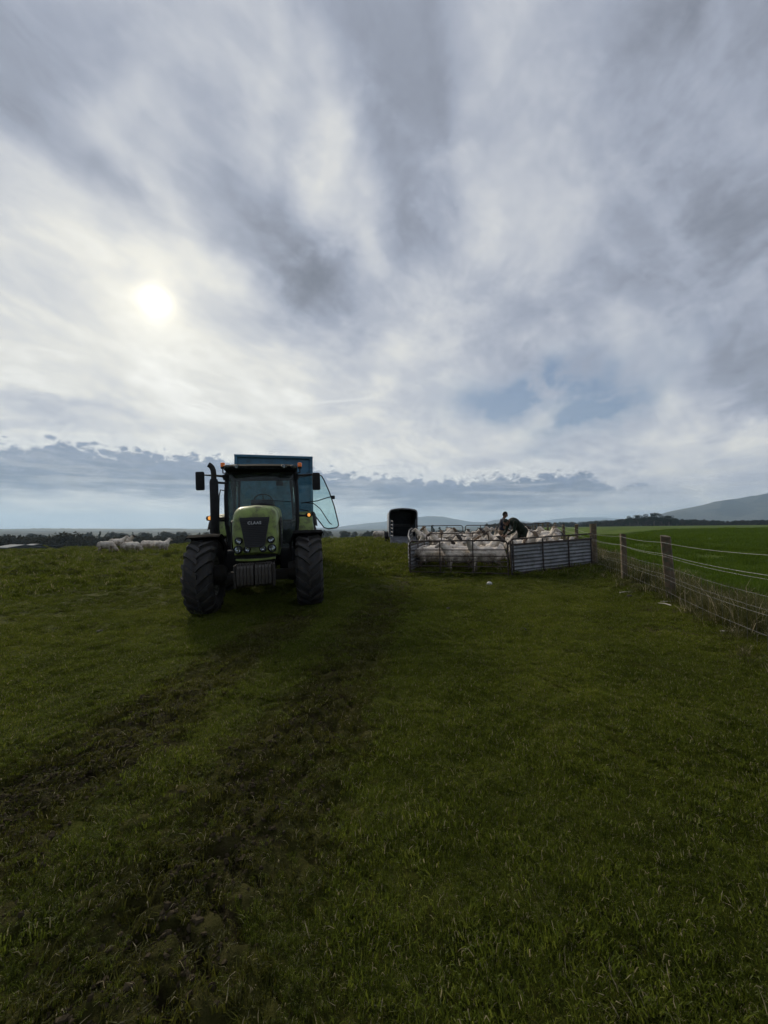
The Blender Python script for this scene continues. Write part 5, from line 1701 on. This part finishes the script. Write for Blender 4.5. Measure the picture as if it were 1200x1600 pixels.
# ================================================================== distant hills
def hill_material(name, a, b, c, scale):
    m_ = bpy.data.materials.new(name)
    m_.use_nodes = True; m_.node_tree.nodes.clear()
    t = NT(m_.node_tree)
    pos = t.n('ShaderNodeNewGeometry', out=0)
    n1 = t.noise(pos, scale, 6.0, 0.62)
    vor = t.n('ShaderNodeTexVoronoi', {'Vector': pos, 'Scale': scale * 1.6}, out=1)
    hue, _, _ = t.sep(vor)
    col = t.mix(t.step(n1, 0.35, 0.65), a, b)
    col = t.mix(t.step(hue, 0.55, 0.6) * 0.6, col, c)
    p = t.n('ShaderNodeBsdfPrincipled', {'Base Color': col, 'Roughness': 0.95, 'Specular IOR Level': 0.1})
    out = t.t.nodes.new('ShaderNodeOutputMaterial'); t.t.links.new(p.k, out.inputs[0])
    return m_


M_HILL = hill_material('heather_hill', (0.012, 0.014, 0.012), (0.060, 0.055, 0.040), (0.095, 0.09, 0.065), 0.0026)
M_RIDGE = hill_material('wooded_ridge', (0.028, 0.032, 0.022), (0.06, 0.065, 0.035), (0.17, 0.16, 0.11), 0.007)


def hill(name, pts, Y, depth, mat, rough, seed, fine=0.0):
    pts = sorted(pts)
    pxs = np.linspace(pts[0][0], pts[-1][0], 260)
    pys = np.interp(pxs, [p[0] for p in pts], [p[1] for p in pts])
    # round the joints of the outline
    for _ in range(2): pys = np.convolve(np.pad(pys, 2, 'edge'), [0.1, 0.2, 0.4, 0.2, 0.1], 'valid')
    X = (pxs - 600) / F_PX * Y
    Zr = EYE + (825 - pys) / F_PX * Y
    base = -14.0
    prof = [(-1.0, 0.0), (-0.8, 0.06), (-0.6, 0.20), (-0.42, 0.42), (-0.28, 0.62), (-0.16, 0.80), (-0.07, 0.94), (0.0, 1.0), (0.12, 0.93), (0.4, 0.55), (1.0, 0.0)]
    V = []
    for d_, h_ in prof:
        xx = X * (1 + d_ * depth / Y)                     # fan out with distance so that the ridge keeps its line
        yy = np.full_like(X, Y + d_ * depth) + fbm(X / (depth * 0.7), X * 0 + d_ * 3, seed, 3) * depth * 0.12 * (1 if abs(d_) > 0.01 else 0.0)
        zz = base + (Zr - base) * h_
        if abs(d_) > 0.01: zz = zz + fbm(xx / (depth * 0.35), yy / (depth * 0.35), seed + 5, 4) * rough * h_ * (1.15 - h_)
        else: zz = zz + fbm(xx / (depth * 0.10), yy * 0, seed + 9, 4) * rough * 0.06 + fbm(xx / 14.0, yy * 0, seed + 11, 2) * fine
        V.append(np.stack([xx, yy, zz], -1))
    V = np.array(V); nr, nc = V.shape[:2]
    me = bpy.data.meshes.new(name)
    idx = np.arange(nr * nc).reshape(nr, nc)
    fs = np.stack([idx[:-1, :-1], idx[:-1, 1:], idx[1:, 1:], idx[1:, :-1]], -1).reshape(-1, 4)
    me.from_pydata(V.reshape(-1, 3).tolist(), [], fs.tolist())
    me.shade_smooth()
    o = link(name, me, None, [mat])
    o['kind'] = 'structure'
    return o


hill('hill', [(360, 838), (440, 832), (500, 826), (540, 822), (570, 818), (600, 815), (640, 811), (655, 808), (672, 805.5), (690, 807), (715, 812), (740, 816), (758, 816), (775, 812), (800, 812), (830, 816), (870, 821), (930, 828), (1000, 836)], 5600, 1500, M_HILL, 150, 3)
hill('hill', [(700, 832), (780, 824), (830, 816), (870, 811), (900, 808.5), (940, 808), (975, 811), (1010, 815), (1060, 818), (1140, 824), (1250, 834)], 8200, 1300, M_HILL, 150, 7)
hill('hill', [(940, 832), (990, 818), (1020, 808), (1035, 803), (1050, 799), (1080, 793), (1110, 786), (1140, 780), (1170, 777), (1200, 770), (1260, 763), (1330, 764), (1420, 776), (1560, 804), (1700, 830)], 2900, 1100, M_HILL, 160, 11)
hill('ridge', [(380, 838), (450, 834), (520, 829.5), (600, 826.5), (690, 824.5), (790, 821), (880, 819.5), (950, 821), (1040, 825), (1120, 832)], 3000, 500, M_RIDGE, 30, 19, fine=5.0)
hill('ridge', [(-420, 838), (-300, 832), (-150, 829), (0, 828), (40, 826), (90, 825.5), (140, 826.5), (200, 827.5), (260, 826), (300, 827), (380, 828), (460, 830), (560, 834), (640, 838)], 2500, 700, M_RIDGE, 30, 15, fine=5.0)

# ================================================================== trees
def leaf_material(name, a, b):
    m_ = bpy.data.materials.new(name)
    m_.use_nodes = True; m_.node_tree.nodes.clear()
    t = NT(m_.node_tree)
    pos = t.n('ShaderNodeNewGeometry', out=0)
    n1 = t.noise(pos, 0.35, 4.0, 0.6)
    col = t.mix(t.step(n1, 0.3, 0.7), a, b)
    df = t.n('ShaderNodeBsdfDiffuse', {'Color': col}); tr = t.n('ShaderNodeBsdfTranslucent', {'Color': col})
    s_ = t.n('ShaderNodeMixShader', {0: 0.25, 1: df, 2: tr})
    out = t.t.nodes.new('ShaderNodeOutputMaterial'); t.t.links.new(s_.k, out.inputs[0])
    return m_


M_LEAF = leaf_material('twiggy_crown', (0.020, 0.022, 0.014), (0.050, 0.046, 0.030))
M_NEEDLE = leaf_material('needles', (0.012, 0.020, 0.012), (0.026, 0.038, 0.020))
M_BARK = material('bark', (0.06, 0.05, 0.04), 0.9, var=0.4, scale=3, bump=0.02, bscale=8)


def tree_parts(kind, seed):
    """trunk with limbs, and a crown of many small leaf faces; about 9 m tall"""
    rs = np.random.RandomState(seed)
    tr = MB()
    H_ = 9.0
    lean = rs.normal(0, 0.25, 2)
    tr.tube([(lean[0] * f * f, lean[1] * f * f, H_ * 0.8 * f - 0.3) for f in np.linspace(0, 1, 7)], [0.26 * (1 - f) ** 0.8 + 0.04 for f in np.linspace(0, 1, 7)], 7)
    clumps = []
    if kind == 'round':
        for k in range(9):
            a, f = k * 2.4 + rs.rand(), 0.28 + 0.06 * k
            ln = 2.6 * (1 - abs(f - 0.5)) * (0.7 + 0.5 * rs.rand())
            p0 = Vector((lean[0] * f * f, lean[1] * f * f, H_ * f))
            p1 = p0 + Vector((math.cos(a) * ln, math.sin(a) * ln, ln * (0.35 + 0.5 * rs.rand())))
            tr.tube([p0, p0.lerp(p1, 0.5) + Vector((0, 0, 0.15)), p1], [0.10, 0.06, 0.03], 5)
            clumps.append((p1, 1.0 + 0.6 * rs.rand()))
        for k in range(12):
            a = rs.rand() * 6.28; rr = 2.4 * math.sqrt(rs.rand()); z = 3.2 + 5.2 * rs.rand() ** 0.8
            rr *= math.sqrt(max(0.1, 1 - ((z - 5.4) / 3.7) ** 2))
            clumps.append((Vector((math.cos(a) * rr, math.sin(a) * rr, z)), 0.8 + 0.6 * rs.rand()))
        size, per = 0.26, 90
    elif kind == 'pine':
        for k in range(16):
            a = rs.rand() * 6.28; z = 4.6 + 4.1 * rs.rand(); rr = 2.2 * rs.rand() * math.sqrt(max(0.12, 1 - ((z - 6.2) / 3.0) ** 2))
            p1 = Vector((math.cos(a) * rr, math.sin(a) * rr, z))
            tr.tube([(lean[0] * 0.4, lean[1] * 0.4, z - 0.8), p1], [0.06, 0.025], 5)
            clumps.append((p1, 0.75 + 0.5 * rs.rand()))
        size, per = 0.22, 105
    else:
        for k in range(15):
            z = 1.2 + 7.6 * k / 14
            w = 1.9 * (1 - (z - 1.0) / 8.4) + 0.12
            for j in range(4 if w > 0.8 else 2):
                a = k * 1.3 + j * 1.7 + rs.rand()
                p1 = Vector((math.cos(a) * w * 0.6, math.sin(a) * w * 0.6, z - 0.2 * w))
                tr.tube([(0, 0, z), p1], [0.03, 0.012], 4)
                clumps.append((p1, max(0.3, w * 0.5)))
        size, per = 0.20, 34
    V, Fc = [], []
    for c, r_ in clumps:
        for i in range(per):
            d_ = rs.normal(0, 1, 3); d_ /= np.linalg.norm(d_)
            p = np.array(c) + d_ * r_ * (0.35 + 0.75 * rs.rand() ** 0.5) * np.array([1, 1, 0.8])
            u = rs.normal(0, 1, 3); u /= np.linalg.norm(u)
            w = np.cross(u, rs.normal(0, 1, 3)); w /= np.linalg.norm(w)
            s_ = size * (0.5 + 0.9 * rs.rand())
            b = len(V)
            V += [tuple(p - u * s_), tuple(p + w * s_ * 0.55), tuple(p + u * s_), tuple(p - w * s_ * 0.55)]
            Fc.append((b, b + 1, b + 2, b + 3))
    cm = bpy.data.meshes.new('crown'); cm.from_pydata(V, [], Fc)
    cm.materials.append(M_LEAF if kind == 'round' else M_NEEDLE)
    tm = tr.mesh('trunk', 40); tm.materials.append(M_BARK)
    return tm, cm


TREES = {k: [tree_parts(k, 100 + 7 * i + len(k)) for i in range(n)] for k, n in (('round', 4), ('pine', 2), ('fir', 2))}


def tree(kind, var, px, top, Y, label, group, wide=1.0):
    x = (px - 600) / F_PX * Y
    g_ = float(macro(x, Y))
    h = max(2.5, EYE + (825 - top) / F_PX * Y - g_)
    o = thing(kind.replace('round', 'broadleaf').replace('fir', 'conifer') + '_tree', (x, Y, g_), (0, 0, random.random() * 6), label, 'tree', group)
    o.scale = (h / 9 * wide, h / 9 * wide, h / 9)
    tm, cm = TREES[kind][var]
    link('trunk', tm, o); link('crown', cm, o)
    return o


GL = 'trees near the farm sheds'
tree('round', 0, 8, 838.5, 150, 'dark broadleaf tree at the far left edge behind the shed roofs', GL, 1.3)
tree('round', 1, 38, 838.5, 152, 'small round crowned tree over the pale shed roof', GL, 1.15)
tree('round', 2, 62, 836.5, 150, 'broad dark tree over the right end of the shed roofs', GL, 1.3)
tree('round', 3, 110, 833.0, 140, 'biggest broadleaf tree between the sheds and the loose sheep', GL, 1.5)
GR = 'pines on the skyline beyond the crop'
for i, (px, tp, w) in enumerate(((984, 807, 1.6), (997, 805.5, 1.5), (1009, 804, 1.6), (1022, 802.5, 1.7), (1034, 805, 1.5), (1045, 806.5, 1.6))):
    tree('pine', i % 2, px, tp, 338 + 5 * (i % 3), ('leftmost pine of the dark clump on the skyline beyond the crop', 'second pine from the left in the dark skyline clump', 'third pine from the left in the dark skyline clump', 'tallest pine at the middle of the dark skyline clump',
         'second pine from the right in the dark skyline clump', 'rightmost pine of the dark skyline clump')[i], GR, w)
for i, (px, tp) in enumerate(((676, 820.5), (687, 823.5), (699, 824.5))):
    tree('fir', i % 2, px, tp, 310, ('tallest pointed conifer just right of the livestock trailer', 'middle of three pointed conifers beyond the pen', 'smallest of three pointed conifers beyond the pen')[i], 'conifers beyond the pen', 1.2)


def wood(name, label, px0, px1, Y0, Y1, top, jit, n, seed, mix):
    """a far wood that reads as one mass"""
    rs = np.random.RandomState(seed)
    protos = []
    for k in mix:
        for tm, cm in TREES[k]:
            b = bmesh.new(); b.from_mesh(tm); m1 = len(b.faces); b.from_mesh(cm)
            b.faces.ensure_lookup_table()
            for i, f in enumerate(b.faces): f.material_index = 0 if i < m1 else 1
            me = bpy.data.meshes.new('tree'); b.to_mesh(me); b.free()
            me.materials.append(M_BARK); me.materials.append(M_LEAF if k == 'round' else M_NEEDLE)
            protos.append(bpy.data.objects.new('p', me))
    px = px0 + (px1 - px0) * rs.rand(n)
    Y = Y0 + (Y1 - Y0) * rs.rand(n)
    x = (px - 600) / F_PX * Y
    z = macro(x, Y)
    tp = np.interp(px, [t[0] for t in top], [t[1] for t in top]) + rs.rand(n) ** 1.5 * jit
    h = np.maximum(EYE + (825 - tp) / F_PX * Y - z, 2.0)
    return scatter(name, label, 'wood', protos, np.stack([x, Y, z], -1), h / 8.8, rs.randint(0, len(protos), n), tilt=0.03, seed=seed)


wood('woodland', 'dark belt of bare trees on the low ground behind the sheds and loose sheep', -120, 330, 165, 215, [(-120, 841), (0, 840), (80, 841), (130, 838), (230, 839), (330, 838)], 5, 120, 1, ('round',))
wood('woodland', 'farther tree belt running behind the tractor and the open trailer', -150, 830, 300, 420, [(-150, 835), (100, 835), (150, 831), (260, 832), (330, 832), (500, 829), (600, 829.5), (680, 829), (760, 826), (830, 820)], 5, 230, 2, ('round', 'fir'))
wood('woodland', 'long low wood along the top edge of the crop field', 900, 1300, 338, 395, [(900, 819), (960, 814.5), (985, 810), (1015, 808), (1050, 810.5), (1130, 814), (1200, 812), (1300, 806)], 6, 420, 3, ('round', 'pine'))
wood('woodland', 'hazy wood on the horizon behind the fence posts', 760, 980, 480, 600, [(760, 819), (840, 817.5), (900, 817), (980, 812)], 5, 220, 4, ('round', 'pine'))

# ================================================================== farm sheds on the low ground
M_ROOF = material('pale_sheet_roof', (0.15, 0.165, 0.17), 0.8, metal=0.0, var=0.12, scale=0.5, dirt=(0.25, 0.25, 0.22), dirt_amt=0.4)
M_CLAD = material('dark_cladding', (0.03, 0.033, 0.035), 0.7, var=0.3, scale=0.6)


def shed(px0, px1, eave, ridge_, Y, label, turn=0.0):
    """ridge across the view, the near roof slope facing the pasture"""
    x0, x1 = (px0 - 600) / F_PX * Y, (px1 - 600) / F_PX * Y
    xc, half, w = (x0 + x1) / 2, (x1 - x0) / 2, 4.2
    g_ = float(macro(xc, Y)) - 0.3
    ze, zr = EYE + (825 - eave) / F_PX * (Y - w) - g_, EYE + (825 - ridge_) / F_PX * Y - g_
    o = thing('farm_shed', (xc, Y, g_), (0, 0, R(turn)), label, 'shed', 'farm sheds on the low ground')
    wl = MB(); wl.prism([(-w, 0), (w, 0), (w, ze), (0, zr - 0.1), (-w, ze)], -half + 0.3, half - 0.3, 'yz'); wl.build('wall', M_CLAD, o, 20)
    for s_ in (-1, 1):
        rf = MB(); rf.prism([(0, zr), (s_ * (w + 0.5), ze - 0.05), (s_ * (w + 0.5), ze + 0.12), (0, zr + 0.17)], -half, half, 'yz'); rf.build('roof', M_ROOF, o, 20)
    MB().box((0, -w - 0.06, ze * 0.42), (half * 0.7, 0.10, ze * 0.84), bev=0.03).build('sliding_door', M_CLAD, o)
    return o


shed(13, 46, 855.8, 851.4, 128, 'wide farm shed with a pale sheet roof below the pasture crest', -18)
shed(47, 66, 854.6, 850.4, 134, 'second narrower pale roofed shed beside the wide one', -18)
shed(67, 80, 854.8, 852.0, 138, 'small low shed at the right end of the farm sheds', -18)

# ================================================================== small things lying on the pasture
def stone(name, x, y, size, mat, label, cat, group=None, flat=0.6):
    b = bmesh.new(); bmesh.ops.create_icosphere(b, subdivisions=3, radius=1.0)
    s0 = random.random() * 50
    for v in b.verts:
        n = float(fbm(np.array([v.co.x * 1.3 + s0]), np.array([v.co.y * 1.3 + v.co.z * 0.9]), 5, 3)[0])
        v.co = Vector((v.co.x * size, v.co.y * size * 0.8, v.co.z * size * flat)) * (1 + 0.6 * n)
    me = bpy.data.meshes.new(name); b.to_mesh(me); b.free(); me.shade_smooth()
    o = link(name, me, None, [mat]); o.location = (x, y, gz(x, y) + size * flat * 0.4); o.rotation_euler = (0, 0, random.random() * 6)
    return tag(o, label, cat, group)


def gpt(px, py):
    Y = EYE * F_PX / (py - 825); x = (px - 600) / F_PX * Y
    for _ in range(8):
        Y = (EYE - float(macro(x, Y))) * F_PX / (py - 825); x = (px - 600) / F_PX * Y
    return x, Y


stone('stone', *gpt(764, 914), 0.085, M_STONE, 'pale stone on the grass in front of the pen gate', 'stone')
tub = MB().lathe([(0.001, 0.0), (0.22, 0.0), (0.30, 0.30), (0.325, 0.31), (0.325, 0.335), (0.285, 0.335), (0.21, 0.03), (0.001, 0.03)], 24, axis='z').build('feed_tub', material('white_tub', (0.70, 0.70, 0.68), 0.5, var=0.1))
tub.location = (-33.5, 36.8, gz(-33.5, 36.8) - 0.01)
tag(tub, 'small white tub on the crest below the farm sheds', 'tub')
stone('stone', *gpt(253, 974), 0.022, M_STONE, 'tiny white stone on the grass left of the tractor', 'stone')
for i, (px, py, s_) in enumerate(((152, 964, 0.075), (160, 985, 0.05), (815, 982, 0.05), (700, 950, 0.05), (980, 932, 0.06), (905, 905, 0.06))):
    stone('mud_clod', *gpt(px, py), s_, M_CLOD, ('dark clod on the smooth grass at the left', 'smaller dark clod below the first at the left', 'dark clod on the turf well in front of the fence', 'dark clod on the grass between tractor and pen',
          'dark clod beside the leaning fence post', 'dark clod below the corrugated hurdle')[i], 'clod', 'clods on the pasture', 0.45)
rst = random.Random(3)
for i, (px, py, ln, ang_) in enumerate(((1046, 940, 0.42, 0.05), (1034, 947, 0.22, 1.9), (1094, 956, 0.24, -0.5), (1140, 975, 0.22, -0.7), (1136, 985, 0.26, -0.1), (975, 927, 0.28, 0.1), (1113, 962, 0.14, 1.2))):
    x, y = gpt(px, py)
    p = [Vector((-ln / 2, 0, 0)), Vector((0, rst.uniform(-0.02, 0.02), 0.012)), Vector((ln / 2, 0, 0.004))]
    o = MB().tube(p, [0.011, 0.009, 0.006], 6).build('stick', M_STICK)
    o.location = (x, y, gz(x, y) + 0.035); o.rotation_euler = (0, rst.uniform(-0.12, 0.12), ang_)
    tag(o, ('bleached stick lying at the foot of the leaning post', 'short stick crossing beside the leaning post', 'pale stick right of the leaning post', 'broken stick in the verge farthest right', 'longer stick under the farthest right one',
            'thin stick in the grass left of the leaning post', 'stub of stick beyond the pale one')[i], 'stick', 'broken sticks along the fence')

# ================================================================== air
HZ = MB(); HZ.box((0, 0, 140), (20800, 20800, 372))
hz = HZ.build('haze', bpy.data.materials.new('haze'), None, 0)
tag(hz, 'pale haze over the whole landscape', 'haze', kind='stuff')
hm_ = hz.data.materials[0]
hm_.use_nodes = True; hm_.node_tree.nodes.clear()
t = NT(hm_.node_tree)
pv = t.n('ShaderNodeVolumePrincipled', {'Color': (0.58, 0.79, 1.0), 'Density': 1.7e-4, 'Anisotropy': 0.25})
out = t.t.nodes.new('ShaderNodeOutputMaterial'); t.t.links.new(pv.k, out.inputs['Volume'])
